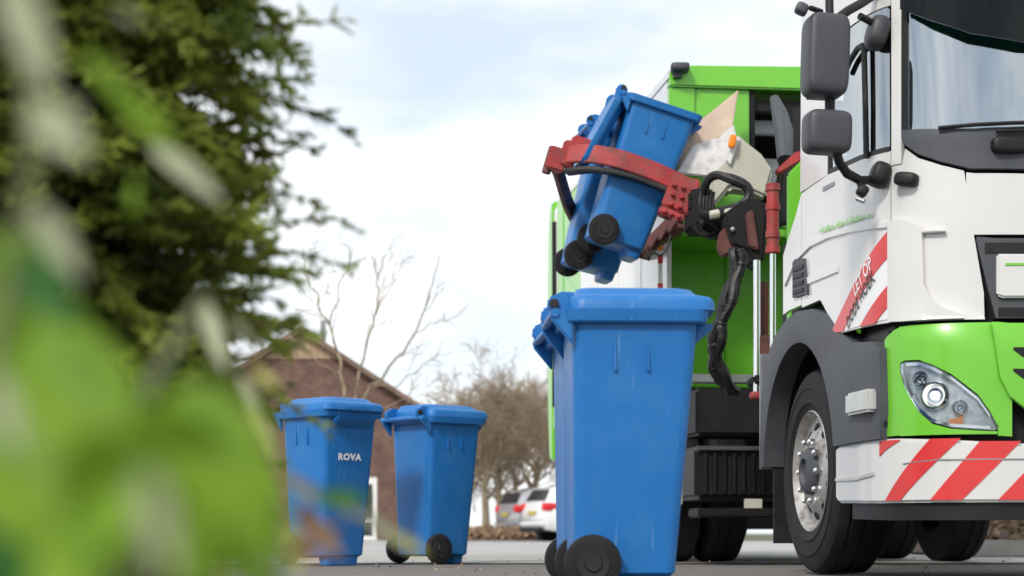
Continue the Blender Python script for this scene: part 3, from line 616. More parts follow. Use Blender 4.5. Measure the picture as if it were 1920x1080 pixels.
# mirrors and small fittings (world coordinates, then hung on the truck)
def wpart(b, name, m, parent=truck, **k): return b.build(name, m, parent, inv=True, **k)
ma = empty('mirror_assembly'); ma.parent = truck
def mpart(b, name, m, **k): return wpart(b, name, m, parent=ma, **k)
c = at(1547, 106, 7.75)
mpart(MB().sell(c, (.186, .15, .352), .33, (R(-2), R(2.5), R(10))), 'mirror_housing', 'mirror_plastic')
c2 = at(1550, 249, 7.75)
mpart(MB().sell(c2, (.20, .14, .182), .38, (0, R(1.5), R(10))), 'mirror_housing', 'mirror_plastic')
for cc_, sz in ((c, (.17, .34)), (c2, (.18, .16))):
    mpart(MB().box(cc_ + Vector((0.012, .078, 0)), (sz[0], .008, sz[1]), (0, 0, R(10))), 'mirror_glass', 'chrome', bevel=.003)
mpart(MB().tube([at(1556, 180, 7.78), at(1556, 215, 7.78)], .022, 10), 'mirror_stem', 'black_plastic')
mpart(MB().tube([at(1568, 285, 7.76), at(1574, 305, 7.77), at(1588, 325, 7.80), at(1612, 338, 7.86), at(1640, 338, 7.90)], [.020, .020, .021, .02, .02], 10), 'mirror_arm', 'black_plastic')
mpart(MB().sell(at(1649, 328, 7.90), (.085, .12, .11), .6, (0, R(20), 0)), 'mirror_mount', 'black_plastic')
mpart(MB().tube([at(1556, 35, 7.78), at(1555, 5, 7.78), at(1556, -30, 7.80), at(1600, -60, 7.9), at(1660, -70, 8.0)], .018, 10), 'mirror_arm', 'black_plastic')
mpart(MB().tube([at(1570, 35, 7.78), at(1590, 20, 7.83), at(1612, 8, 7.95), at(1640, -10, 8.05)], .020, 10), 'mirror_arm', 'black_plastic')
mpart(MB().tube([at(1520, 15, 7.7), at(1540, 22, 7.75)], .012, 8), 'camera_bracket', 'black_plastic')
mpart(MB().sell(at(1503, 17, 7.70), (.055, .06, .05), .55, (0, R(25), 0)), 'side_camera', 'mirror_plastic')
mpart(MB().sell(at(1645, 62, 7.98), (.10, .14, .15), .7, (0, R(15), 0)), 'kerb_mirror', 'mirror_plastic')
mpart(MB().tube([at(1612, 30, 7.9), at(1640, 45, 7.95)], .016, 8), 'mirror_arm', 'black_plastic')
mpart(MB().sell(at(1617, 358, 7.84), (.05, .06, .05), .6, (0, R(30), 0)).tube([at(1609, 338, 7.86), at(1614, 352, 7.84)], .012, 8), 'small_camera', 'black_plastic')
mpart(MB().tube([at(1606, 372, 7.84), at(1621, 378, 7.82)], .01, 8), 'camera_bracket', 'grey_steel')
MB().sell(cab(.135, 1.722, .02), (.105, .07, .062), .6, (0, R(10), R(-40))).build('handle_pod', 'black_plastic', cabin)
p = cab(.135, 1.722, .02); MB().sell((-p.x, p.y, p.z), (.105, .07, .062), .6, (0, R(-10), R(40))).build('handle_pod', 'black_plastic', cabin)

# chassis
ch = empty('chassis'); ch.parent = truck
for s in (-1, 1): MB().box((s * .42, 3.6, .86), (.09, 9.6, .28)).build('frame_rail', 'black_steel', ch)
for y in (.9, 2.2, 3.4, 4.6, 6, 7.4): MB().box((0, y, .86), (.76, .1, .22)).build('cross_member', 'black_steel', ch)
for y in (0, 3.95, 5.3): MB().tube([(-1.0, y, .5), (1.0, y, .5)], .09, 12).build('axle', 'black_steel', ch)
MB().box((0, -.55, .95), (1.1, 1.2, .75)).build('engine_block', 'black_steel', ch, bevel=.05)
for s in (-1, 1):
    tk = MB().box((s * .90, 2.9, .59), (.62, .9, .34)).build('side_box', 'black_plastic', ch, bevel=.03)
    for k in range(9): MB().box((s * .90 - .25 + k * .0625, 2.435, .585), (.02, .03, .26)).build('rib', 'black_plastic', tk, bevel=.004)
    MB().box((s * .90, 2.43, .745), (.62, .04, .03)).build('box_flange', 'dark_plastic', tk, bevel=.006)
    MB().box((s * .95, 2.72, .98), (.5, .5, .30)).build('tool_box', 'black_steel', ch, bevel=.02)
    MB().box((s * .95, 2.6, 1.2), (.52, .06, .06)).build('cross_bar', 'grey_steel', ch, bevel=.01)
wpart(MB().box(at(1412, 950, 11.6), (.115, .03, .10)), 'reflector_plate', 'shield_grey', bevel=.004)
wpart(MB().box(at(1274, 905, 11.62), (.035, .03, .28)), 'marker_post', 'shield_grey', bevel=.004)
MB().box((0, 7.7, .55), (2.3, .1, .62)).build('underrun_blocker', 'black_steel', ch, bevel=.02)  # black block added to darken the bright gap under the truck
MB().box((0, 4.6, .58), (1.5, 1.9, .4)).build('air_tanks', 'black_steel', ch, bevel=.05)
MB().box((-.9, 2.55, .335), (.6, .3, .06)).build('guard_rail', 'black_steel', ch, bevel=.01)

# collection body
bd = empty('collection_body'); bd.parent = truck
YB, YE, ZB, ZT = 3.03, 7.55, 1.24, 3.31
MB().box((0, (YB + .78 + YE) / 2, (ZB + ZT) / 2 - .02), (2.44, YE - YB - .78, ZT - ZB - .06)).build('body_core', 'black_steel', bd)
for s in (-1, 1):
    n = 5; w_ = (YE - YB - .06) / n
    for k in range(n):
        MB().box((s * 1.237, YB + .06 + w_ * (k + .5), (ZB + ZT) / 2), (.03, w_ - .012, ZT - ZB - .10)).build('side_panel', 'green_paint' if k == n - 1 else 'white_paint', bd, bevel=.006)
    MB().box((s * 1.237, (YB + YE) / 2, ZB + .03), (.045, YE - YB, .09)).build('sill', 'green_paint', bd, bevel=.008)
    MB().box((s * 1.237, (YB + YE) / 2, ZT - .04), (.045, YE - YB, .07)).build('top_rail', 'white_paint', bd, bevel=.01)
    # green sweep on the side
    def sw(y): return 1.52 + .52 * max(0, (5.9 - y) / 2.9) ** 1.6
    ys = np.linspace(YB + .08, YE - .05, 24); b = MB()
    vs = [(s * 1.2535, y, 1.32) for y in ys] + [(s * 1.2535, y, sw(8.9 - y)) for y in ys]; k = len(ys)
    b.add(vs, [(i, i + 1, k + i + 1, k + i) for i in range(k - 1)]); b.build('green_sweep', 'green_paint', bd, smooth=0)
MB().box((0, (YB + YE) / 2, ZT), (2.46, YE - YB, .03)).build('roof', 'white_paint', bd, bevel=.01)
# front wall: left panel, top beam, lower wall and loading opening
def wallbox(name, x0, x1, z0, z1, y0=YB, d=.05, m='green_paint', bevel=.008, parent=bd): return MB().box(((x0 + x1) / 2, y0 + d / 2, (z0 + z1) / 2), (x1 - x0, d, z1 - z0)).build(name, m, parent, bevel=bevel)
wallbox('front_panel', -1.25, -1.075, 2.26, ZT - .12, d=.07)
wallbox('front_panel', -1.072, -.70, 2.26, ZT - .12, y0=YB + .012)
RC = .7  # recess depth, shaped to keep the lower wall in shade
wallbox('lower_panel', -1.22, -.70, ZB, 2.254, y0=YB + RC)
wallbox('lower_panel', -.697, 1.22, ZB, 2.254, y0=YB + RC)
wallbox('crease', -1.2, -.72, 1.60, 1.615, y0=YB + RC - .008, d=.02, bevel=.003)
wallbox('shade_overhang', -1.22, 1.22, 2.20, 2.256, y0=YB + .02, d=RC - .02)  # added to shade the set-back lower wall
wallbox('hopper_sill', -.697, .99, 2.26, 2.34, y0=YB + .02, d=.06)
wallbox('front_panel', 1.0, 1.25, 2.053, ZT - .12)
b = MB().prism([(-1.25, YB - .03, ZT - .125), (-1.25, YB - .03, ZT - .02), (-1.1, YB - .03, ZT + .02), (1.1, YB - .03, ZT + .07), (1.25, YB - .03, ZT), (1.25, YB - .03, ZT - .12)], (0, .16, 0)); b.build('top_beam', 'green_paint', bd, bevel=.012)
wallbox('opening_jamb', -.70, -.66, 2.05, ZT - .12, y0=YB + .015, m='black_steel')
wallbox('lintel', -.66, .98, 3.05, 3.13, y0=YB + .06, d=.1, m='black_steel')
wallbox('guide_rail', -.66, .98, 2.93, 3.03, y0=YB + .20, d=.06, m='grey_steel')
wallbox('guide_rail', -.66, .98, 2.62, 2.80, y0=YB + .35, d=.06, m='grey_steel')
wallbox('hopper_back', -.72, 1.0, 2.0, 3.2, y0=YB - .001, d=.02, m='black_steel') if False else None
# remove the solid core in the loading area by a dark chamber in front of it
ch2 = MB().prism([(-.62, 2.75, 2.2), (-.50, 2.75, 3.0), (-.40, 2.75, 3.02), (-.33, 2.75, 2.85), (-.36, 2.75, 2.3)], (0, .12, 0)).build('press_blade', 'black_plastic', bd, bevel=.02)
wpart(MB().tube([at(1452, 185, 11.3), at(1462, 215, 11.2), at(1470, 250, 11.1), at(1472, 300, 11.0)], [.03, .05, .06, .05], 10), 'hydraulic_arm', 'dark_plastic')
wpart(MB().prism([at(1455, 318, 10.7), at(1495, 282, 10.7), at(1505, 285, 10.7), at(1505, 300, 10.7), at(1462, 325, 10.7)], (0, .1, 0)), 'arm_bracket', 'lifter_red', bevel=.008)
# green hopper guard right behind the cab
MB().prism([(-1.09, .72, 1.15), (-1.09, .72, 2.16), (-.93, .72, 2.32), (1.1, .72, 2.32), (1.1, .72, 1.15)], (0, .06, 0)).build('hopper_guard', 'green_paint', bd, bevel=.01)
MB().box((-1.06, .80, 1.3), (.06, .12, 1.0)).build('guard_post', 'black_steel', bd, bevel=.01)
# marker lamp on the roof corner, striped pole
wpart(MB().sell(at(1275, 127, 12.05), (.125, .12, .055), .4).box(at(1270, 140, 12.08), (.06, .06, .05)), 'roof_lamp', 'mirror_plastic')
pol = wpart(MB().box(at(1238, 500, 12.2), (.028, .028, .32)), 'marker_pole', 'letter_white')
for y, h_, m_ in ((462, .06, 'orange_lens'), (487, .055, 'red_paint'), (540, .06, 'red_paint')):
    wpart(MB().box(at(1238, y, 12.2), (.034, .034, h_)), 'pole_band', m_, parent=pol)
# tailgate: green curved frame with an open gap
tg = empty('tailgate'); tg.parent = truck
for s in (-1, 1):
    MB().prism([(s * 1.255, 7.58, 1.2), (s * 1.255, 7.58, 3.3), (s * 1.255, 7.95, 3.34), (s * 1.255, 7.95, 1.2)], (s * -.08, 0, 0)).build('side_frame', 'green_paint', tg, bevel=.015)
    MB().prism([(s * 1.24, 7.96, 1.2), (s * 1.24, 7.96, 3.3), (s * 1.24, 8.3, 3.28), (s * 1.24, 8.3, 1.2)], (s * -.06, 0, 0)).build('side_infill', 'letter_white', tg, bevel=.01)
    MB().prism([(s * 1.26, 8.22, .9), (s * 1.26, 8.22, 3.36), (s * 1.26, 8.30, 3.38), (s * 1.26, 8.42, 3.30), (s * 1.26, 8.5, 3.1), (s * 1.26, 8.55, 2.2), (s * 1.26, 8.5, 1.3), (s * 1.26, 8.4, .9)], (s * -.12, 0, 0)).build('tail_post', 'green_paint', tg, bevel=.02)
    MB().tube([(s * 1.255, 8.1, 1.4), (s * 1.255, 8.1, 2.3), (s * 1.255, 8.12, 3.15)], .025, 10).build('tail_cylinder', 'black_steel', tg)
MB().box((0, 8.1, 2.2), (2.34, .8, 2.1)).build('tail_core', 'green_paint', tg, bevel=.03)

# lifting arm with clamp, seen between the body and the cab
la = empty('lift_arm'); la.parent = truck
def lp(b, name, m, **k): return wpart(b, name, m, parent=la, **k)
def slab(px, D, t): return MB().prism([at(x, y, D) for x, y in px], (0, t, 0))
TL = R(16.5)
upv = Vector((math.sin(TL), 0, math.cos(TL))); rv = Vector((math.cos(TL), 0, -math.sin(TL))); dv = Vector((-.14, .98, -.08)).normalized()
C0 = binE.location + upv * .54
def cp(r, d, h=0): return C0 + rv * r + dv * d + upv * h
def spl(pts, n=6):
    P = [Vector(p) for p in pts]; P = [P[0]] + P + [P[-1]]; o_ = []
    for i in range(1, len(P) - 2):
        for k in range(n):
            t = k / n; a, b_, c_, d_ = P[i - 1], P[i], P[i + 1], P[i + 2]
            o_.append(.5 * ((2 * b_) + (c_ - a) * t + (2 * a - 5 * b_ + 4 * c_ - d_) * t * t + (3 * b_ - a - 3 * c_ + d_) * t ** 3))
    o_.append(P[-2]); return o_
lp(MB().ribbon(spl([cp(.33, -.27, -.07), cp(.17, -.285, -.05), cp(0, -.30, -.035), cp(-.2, -.30, -.03), cp(-.38, -.27, -.045), cp(-.50, -.20, -.07)]), upv, .118, .035), 'clamp_arm', 'lifter_red', bevel=.006)
lp(MB().ribbon(spl([cp(.26, -.275, -.135), cp(.10, -.265, -.115), cp(-.1, -.265, -.105), cp(-.30, -.24, -.12), cp(-.46, -.16, -.16)]), upv, .03, .09), 'clamp_pad', 'hose', bevel=.006)
lp(MB().ribbon(spl([cp(.40, .92, -.2), cp(.1, .94, -.2), cp(-.16, .86, -.17), cp(-.30, .60, -.15), cp(-.40, .3, -.14), cp(-.49, .0, -.13), cp(-.55, -.16, -.12)]), upv, .10, .04), 'clamp_arm', 'lifter_dark_red', bevel=.006)
lp(MB().box(cp(-.545, -.17, -.105), (.10, .12, .15), tilt), 'clamp_tip', 'lifter_red', bevel=.012)
lp(MB().box(cp(-.48, -.18, -.055), (.09, .10, .17), tilt), 'clamp_tip', 'lifter_red', bevel=.012)
lp(MB().box(cp(-.42, -.15, .02), (.12, .13, .12), tilt), 'clamp_tip', 'lifter_red', bevel=.012)
lp(MB().lathe([(-.09, .03), (.09, .03)], cp(-.585, -.17, -.12), upv, 14), 'pivot_pin', 'lifter_dark_red', bevel=.006)
pl = lp(slab([(1262, 328), (1314, 336), (1303, 409), (1240, 384), (1252, 350)], 11.45, .12), 'clamp_plate', 'lifter_red', bevel=.012)
for i in range(3):
    for j in range(3):
        lp_ = at(1264 + j * 17 - i * 3, 347 + i * 18 + j * 5, 11.45)
        wpart(MB().lathe([(-.012, .016), (.012, .015), (.02, .009)], lp_ + Vector((0, -.01, 0)), (0, -1, 0), 8), 'bolt', 'lifter_red', parent=pl)
pl2 = lp(slab([(1238, 384), (1286, 404), (1280, 418), (1234, 398)], 11.4, .14), 'clamp_plate', 'lifter_red', bevel=.01)
for j in range(3): wpart(MB().lathe([(-.012, .014), (.012, .013), (.018, .008)], at(1247 + j * 13, 396 + j * 5, 11.39), (0, -1, 0), 8), 'bolt', 'lifter_red', parent=pl2)
lp(slab([(1250, 408), (1290, 424), (1240, 452), (1225, 472), (1207, 470), (1218, 440)], 11.4, .3), 'clamp_base', 'lifter_dark_red', bevel=.015)
for k in range(3): lp(MB().box(at(1224 + k * 17, 452 - k * 14, 11.36), (.035, .1, .1), (0, R(30), 0)), 'clamp_rib', 'lifter_dark_red', bevel=.006)
lp(slab([(1292, 355), (1330, 350), (1345, 395), (1330, 430), (1290, 430)], 11.4, .3), 'arm_knuckle', 'black_steel', bevel=.02)
lp(slab([(1385, 168), (1374, 238), (1345, 262), (1300, 275), (1284, 322), (1268, 324), (1282, 262), (1310, 228)], 11.95, .04), 'throat_shield', 'shield_wood', bevel=.006)
lp(slab([(1376, 232), (1380, 252), (1366, 300), (1342, 332), (1268, 325), (1300, 272), (1348, 258)], 11.8, .05), 'throat_shield', 'shield_white', bevel=.008)
lp(slab([(1380, 248), (1400, 266), (1428, 288), (1450, 320), (1436, 371), (1404, 356), (1368, 352), (1335, 392), (1330, 330), (1366, 300)], 11.5, .22), 'side_cover', 'shield_grey', bevel=.02)
lp(slab([(1362, 300), (1380, 254), (1388, 260), (1370, 310)], 11.47, .04), 'cover_flange', 'shield_white', bevel=.006)
lp(MB().sell(at(1373, 265, 11.44), (.045, .03, .085), .5, (0, R(12), 0)), 'side_lamp', 'orange_lens')
# hydraulic hoses, arm and cylinders
def hose(px, r, D=11.2, name='hose', m='hose', n=8): return lp(MB().tube(spl([at(x, y, D + (d[0] if (d := z) else 0)) if False else at(x, y, D + dz) for (x, y, dz) in [(q[0], q[1], q[2] if len(q) > 2 else 0) for q in px] for z in [()]], 6), r, n), name, m)
hose([(1322, 395), (1322, 350, -.1), (1340, 328, -.15), (1372, 338, -.2), (1400, 352, -.2), (1402, 372, -.2), (1380, 388, -.2), (1345, 398, -.1), (1318, 420)], .026)
hose([(1315, 380), (1330, 338, -.12), (1362, 330, -.18), (1398, 344, -.2), (1408, 366, -.2), (1388, 396, -.2), (1350, 412, -.1)], .02)
hose([(1300, 420), (1318, 440), (1342, 436), (1352, 415)], .016)
hose([(1220, 470), (1238, 478), (1252, 462), (1258, 440)], .008)
for k in range(5): hose([(1318 + k * 5, 345 + k * 4, -.05), (1312 + k * 6, 380 + k * 3, -.1), (1320 + k * 6, 410 + k * 4, -.08), (1345 + k * 8, 425 + k * 3)], .011)
lp(MB().tube([at(1316, 400, 11.1), at(1350, 404, 11.0), at(1378, 400, 11.0)], .03, 10), 'arm_shaft', 'black_steel')
for x, y in ((1340, 402), (1368, 399)): lp(MB().lathe([(-.03, .028), (.03, .028)], at(x, y, 10.96), (1, 0, .2), 12), 'coupling', 'shield_grey', bevel=.005)
mast = lp(slab([(1355, 402), (1395, 372), (1432, 372), (1440, 400), (1434, 490), (1412, 494), (1398, 470), (1372, 460)], 10.9, .35), 'mast_head', 'black_steel', bevel=.02)
lp(slab([(1398, 400), (1412, 392), (1424, 470), (1405, 462)], 10.86, .05), 'link_plate', 'lifter_dark_red', bevel=.01)
lp(slab([(1352, 430), (1368, 425), (1384, 470), (1356, 480), (1346, 462)], 10.95, .12), 'link_plate', 'lifter_dark_red', bevel=.01)
lp(MB().sell(at(1374, 430, 10.88), (.03, .02, .03), 1.0), 'grease_cap', 'grey_steel')
lp(slab([(1300, 415), (1345, 405), (1372, 425), (1365, 440), (1330, 438)], 11.2, .25), 'arm_bracket', 'black_steel', bevel=.02)
cyl = lp(MB().tube([at(1449, 345, 10.5), at(1449, 470, 10.5)], .036, 16), 'lift_cylinder', 'lifter_red')
for y in (352, 388, 440, 468): wpart(MB().lathe([(-.022, .043), (.022, .043)], at(1449, y, 10.5), (0, 0, 1), 16), 'cylinder_collar', 'lifter_red', parent=cyl, bevel=.004)
wpart(MB().tube([at(1449, 470, 10.5), at(1449, 652, 10.5)], .018, 14), 'piston_rod', 'chrome', parent=cyl)
lp(MB().tube([at(1419, 488, 10.6), at(1419, 738, 10.6)], .021, 14), 'guide_rod', 'chrome')
lp(MB().sell(at(1418, 742, 10.6), (.08, .08, .05), .6), 'rod_foot', 'lifter_red')
lp(MB().box(at(1432, 655, 10.65), (.09, .1, .16)).box(at(1432, 600, 10.72), (.05, .06, .45)), 'mast_bracket', 'lifter_dark_red', bevel=.01)
lp(MB().box(at(1432, 715, 10.7), (.16, .3, .05)), 'mast_foot', 'black_steel', bevel=.01)
# corrugated hose bundle hanging down
base = spl([at(1384, 470, 10.85), at(1380, 520, 10.82), at(1362, 570, 10.8), at(1348, 620, 10.8), at(1342, 665, 10.85), at(1352, 705, 10.9), at(1378, 735, 11.0)], 12)
for k in range(4):
    a = k * math.pi / 2 + .4; of = Vector((math.cos(a) * .023, math.sin(a) * .023, 0)); rr_ = random.Random(k)
    pth = [p + of + Vector((math.sin(i * .35 + k * 2) * .012, math.cos(i * .3 + k) * .01, 0)) for i, p in enumerate(base)]
    lp(MB().tube(pth, [.026 + .003 * (i % 2) + rr_.uniform(0, .004) for i in range(len(pth))], 8), 'hose', 'hose')

# ------------------------------------------------------------------ brick house behind the bins
HY = 58.0
house = tag(empty('brick_house', (-6.74, HY, 0)), 'brown brick house with a pointed gable, behind the two distant bins', 'house')
hw, he, ha = 3.45, 4.38, 6.60
OPX0, OPX1, OPZ = 1.45, 2.42, 2.02               # glazed door opening
for x0, x1, z0, z1 in ((-hw, OPX0, 0, he), (OPX1, hw, 0, he), (OPX0, OPX1, OPZ, he)):
    MB().box(((x0 + x1) / 2, .15, (z0 + z1) / 2), (x1 - x0, .3, z1 - z0)).build('wall', 'brickwork', house)
zc = 5.85
xk = hw * (ha - zc) / (ha - he)
MB().prism([(-hw, 0, he), (hw, 0, he), (xk, 0, zc), (-xk, 0, zc)], (0, .3, 0)).build('gable_wall', 'brickwork', house)
nb = 11
for i in range(nb):
    x0 = -xk + 2 * xk * i / nb; x1 = -xk + 2 * xk * (i + 1) / nb - .012
    h = lambda x: zc + (ha - zc) * (1 - abs(x) / xk)
    MB().prism([(x0, -.04, zc - .06), (x1, -.04, zc - .06), (x1, -.04, max(h(x1), zc)), (x0, -.04, max(h(x0), zc))], (0, .08, 0)).build('gable_board', 'gable_board', house)
for s in (-1, 1): MB().box((s * (hw - .15), 5.15, he / 2), (.3, 9.7, he)).build('wall', 'brickwork', house)
for s in (-1, 1):
    rf = MB().prism([(0, -.35, ha + .03), (s * (hw + .4), -.35, he - .26), (s * (hw + .4), -.35, he - .12), (0, -.35, ha + .2)], (0, 10.8, 0)).build('roof', 'roof_tile', house)
    MB().prism([(0, -.38, ha + .02), (s * (hw + .42), -.38, he - .28), (s * (hw + .42), -.38, he - .10), (0, -.38, ha + .22)], (0, .06, 0)).build('bargeboard', 'roof_tile', rf)
MB().tube([(.66, .3, 6.0), (.66, .3, 7.05)], .09, 10).build('flue_pipe', 'grey_steel', house)
fr = MB().box((OPX1 - .07, .1, OPZ / 2), (.14, .14, OPZ)).box((OPX0 + .06, .1, OPZ / 2), (.12, .14, OPZ)).box(((OPX0 + OPX1) / 2, .1, OPZ - .12), (OPX1 - OPX0, .13, .24)).box(((OPX0 + OPX1) / 2, .1, .06), (OPX1 - OPX0, .16, .12)).build('door', 'window_frame', house)
MB().box(((OPX0 + OPX1) / 2, .14, .95), (OPX1 - OPX0 - .2, .03, 1.7)).build('pane', 'dark_glass', fr)
MB().box(((OPX0 + OPX1) / 2, .10, .62), (OPX1 - OPX0 - .2, .06, .07)).build('glazing_bar', 'window_frame', fr)

# ------------------------------------------------------------------ bare trees
def tubes_np(segs, sides=4):
    """segs: list of (p0, p1, r0, r1) -> vertex and quad arrays"""
    P0 = np.array([s_[0] for s_ in segs], float); P1 = np.array([s_[1] for s_ in segs], float)
    r0 = np.array([s_[2] for s_ in segs])[:, None]; r1 = np.array([s_[3] for s_ in segs])[:, None]
    d = P1 - P0; d /= np.linalg.norm(d, axis=1)[:, None] + 1e-9
    t = np.where(np.abs(d[:, 2:3]) < .9, np.array([[0, 0, 1.]]), np.array([[1., 0, 0]]))
    a = np.cross(d, t); a /= np.linalg.norm(a, axis=1)[:, None]; b_ = np.cross(a, d)
    V = []; n = len(segs)
    for P_, r_ in ((P0, r0), (P1, r1)):
        for k in range(sides):
            an = 2 * math.pi * k / sides; V.append(P_ + (a * math.cos(an) + b_ * math.sin(an)) * r_)
    V = np.stack(V, 1).reshape(-1, 3); base = (np.arange(n) * 2 * sides)[:, None]
    Q = np.concatenate([base + np.array([[k, (k + 1) % sides, sides + (k + 1) % sides, sides + k]]) for k in range(sides)], 0)
    return V, Q
def grow(r, p, d, L, rad, depth, segs, up=.25, wig=.25, kids=3, spread=.7, shrink=.68, minr=.004):
    n = 4; p = np.array(p, float); d = np.array(d, float); d /= np.linalg.norm(d)
    pts = [(p.copy(), rad)]
    for i in range(n):
        d = d + np.array([r.gauss(0, wig), r.gauss(0, wig), r.gauss(0, wig * .6) + up * .25]) * .5; d /= np.linalg.norm(d)
        q = p + d * L / n; r1 = max(minr, rad * (1 - .45 * (i + 1) / n)); segs.append((p.copy(), q.copy(), max(minr, rad * (1 - .45 * i / n)), r1, depth))
        p = q; pts.append((p.copy(), r1))
        if depth > 0 and i >= 1:
            for k in range(kids if i == n - 1 else max(1, kids - 2)):
                a = np.array([r.gauss(0, 1), r.gauss(0, 1), r.gauss(0, .6)]); a -= d * a.dot(d); a /= np.linalg.norm(a) + 1e-9
                nd = d * (1 - spread * .5) + a * spread * r.uniform(.6, 1.2)
                grow(r, p, nd, L * shrink * r.uniform(.75, 1.15), r1 * .62, depth - 1, segs, up, wig, kids, spread, shrink, minr)
def bare_tree(name, base, H, seed, label, group=None, depth=4, kids=3, trunk=.16, th=.32, mname='bark_grey', spread=.75, limbs=7, minr=.006):
    r = random.Random(seed); root = tag(empty(name, base), label, 'tree', group)
    t = MB().tube([(0, 0, -.05), (r.uniform(-.06, .06), 0, H * th * .5), (r.uniform(-.1, .1), r.uniform(-.1, .1), H * th), (r.uniform(-.1, .1), 0, H * th * 1.5)], [trunk * 1.25, trunk, trunk * .85, trunk * .5], 10).build('trunk', mname, root)
    segs = []
    for k in range(limbs):
        a = 2 * math.pi * k / limbs + r.uniform(-.4, .4); el = r.uniform(.5, 1.25); z = H * th * r.uniform(.75, 1.4)
        grow(r, (0, 0, z), (math.cos(a) * math.cos(el), math.sin(a) * math.cos(el), math.sin(el)), H * .30 * r.uniform(.8, 1.15), trunk * .5, depth, segs, kids=kids, spread=spread, minr=minr)
    limb = [s_[:4] for s_ in segs if s_[4] >= depth - 1]; tw = [s_[:4] for s_ in segs if s_[4] < depth - 1]
    V, Q = tubes_np(limb, 6); o = fast_mesh('limbs', V, Q, mname, root, True)
    V, Q = tubes_np(tw, 3); fast_mesh('crown', V, Q, 'twig', root)
    return root
GT = 'bare trees in a row behind the parked cars'
for i, (px, D, H, lab) in enumerate(((872, 60, 4.6, 'dense bare tree farthest left in the row, beside the right-hand distant bin'),
                                    (912, 52, 4.9, 'dense bare tree second from left in the row behind the parked cars'),
                                    (938, 58, 5.3, 'dense bare tree in the middle of the row behind the parked cars'),
                                    (965, 66, 5.6, 'dense bare tree second from right in the row, above the grey car'),
                                    (1003, 56, 5.0, 'dense bare tree farthest right in the row, beside the nearest bin'))):
    p = at(px, 1000, D); bare_tree('bare_tree', (p.x, D, 0), H * .95, (40, 41, 42, 43, 57)[i], lab, GT, depth=4, kids=3, trunk=.11, minr=.0065)
# pale multi-stemmed tree in front of the brick house
def stem_tree():
    D = 36.0; root = tag(empty('slender_bare_tree', (at(668, 1000, D).x, D, 0)), 'slender pale bare tree with long rising branches in front of the brick gable', 'tree')
    ox = root.location.x; r = random.Random(11)
    def L(px, py, dy=0): v = at(px, py, D); return np.array((v.x - ox, dy, v.z))
    MB().tube([L(668, 1008), L(664, 900), L(655, 800), L(650, 745)], [.13, .11, .10, .085], 10).build('trunk', 'bark_grey', root)
    paths = [([(650, 760), (640, 700), (628, 640), (612, 600), (590, 555), (572, 505), (566, 470)], .075, 0),
             ([(618, 612), (628, 570), (638, 530), (652, 500), (660, 480)], .045, .2),
             ([(655, 790), (672, 715), (688, 655), (702, 605), (708, 560), (712, 520), (722, 480)], .07, -.3),
             ([(705, 590), (718, 560), (735, 530), (745, 490)], .035, -.5),
             ([(660, 800), (690, 735), (722, 700), (755, 655), (782, 610), (800, 560), (812, 515), (826, 475)], .07, .3),
             ([(772, 628), (800, 612), (822, 598), (838, 575)], .03, .5), ([(790, 590), (812, 570), (832, 540)], .025, .1),
             ([(700, 725), (735, 725), (770, 700), (795, 672)], .04, .6),
             ([(662, 830), (700, 780), (750, 752), (800, 742)], .035, -.4), ([(640, 700), (600, 680), (560, 640)], .035, .3)]
    segs = []
    for pts, r0, dy in paths:
        r0 *= .46
        k = len(pts); Q = [L(x, y, dy * i / k) for i, (x, y) in enumerate(pts)]
        Q = [np.array(v) for v in spl([Vector(q) for q in Q], 3)]; k = len(Q)
        Q = [q + np.array([r.gauss(0, .025), r.gauss(0, .05), r.gauss(0, .025)]) * (i > 0) for i, q in enumerate(Q)]
        for i in range(k - 1):
            ra, rb = r0 * (1 - .75 * i / k), r0 * (1 - .75 * (i + 1) / k); segs.append((Q[i], Q[i + 1], ra, rb, 9))
            if i > k * .3 and r.random() < .55:
                d = Q[i + 1] - Q[i]; d /= np.linalg.norm(d); nd = d + np.array([r.gauss(0, .55), r.gauss(0, .6), r.gauss(.1, .3)])
                grow(r, Q[i], nd, r.uniform(.25, .65), rb * .45, 1, segs, up=.4, wig=.18, kids=2, spread=.6, minr=.006)
    V, Q = tubes_np([s_[:4] for s_ in segs if s_[4] == 9], 6); fast_mesh('limbs', V, Q, 'bark_grey', root, True)
    V, Q = tubes_np([s_[:4] for s_ in segs if s_[4] < 9], 3); fast_mesh('crown', V, Q, 'twig', root)
stem_tree()

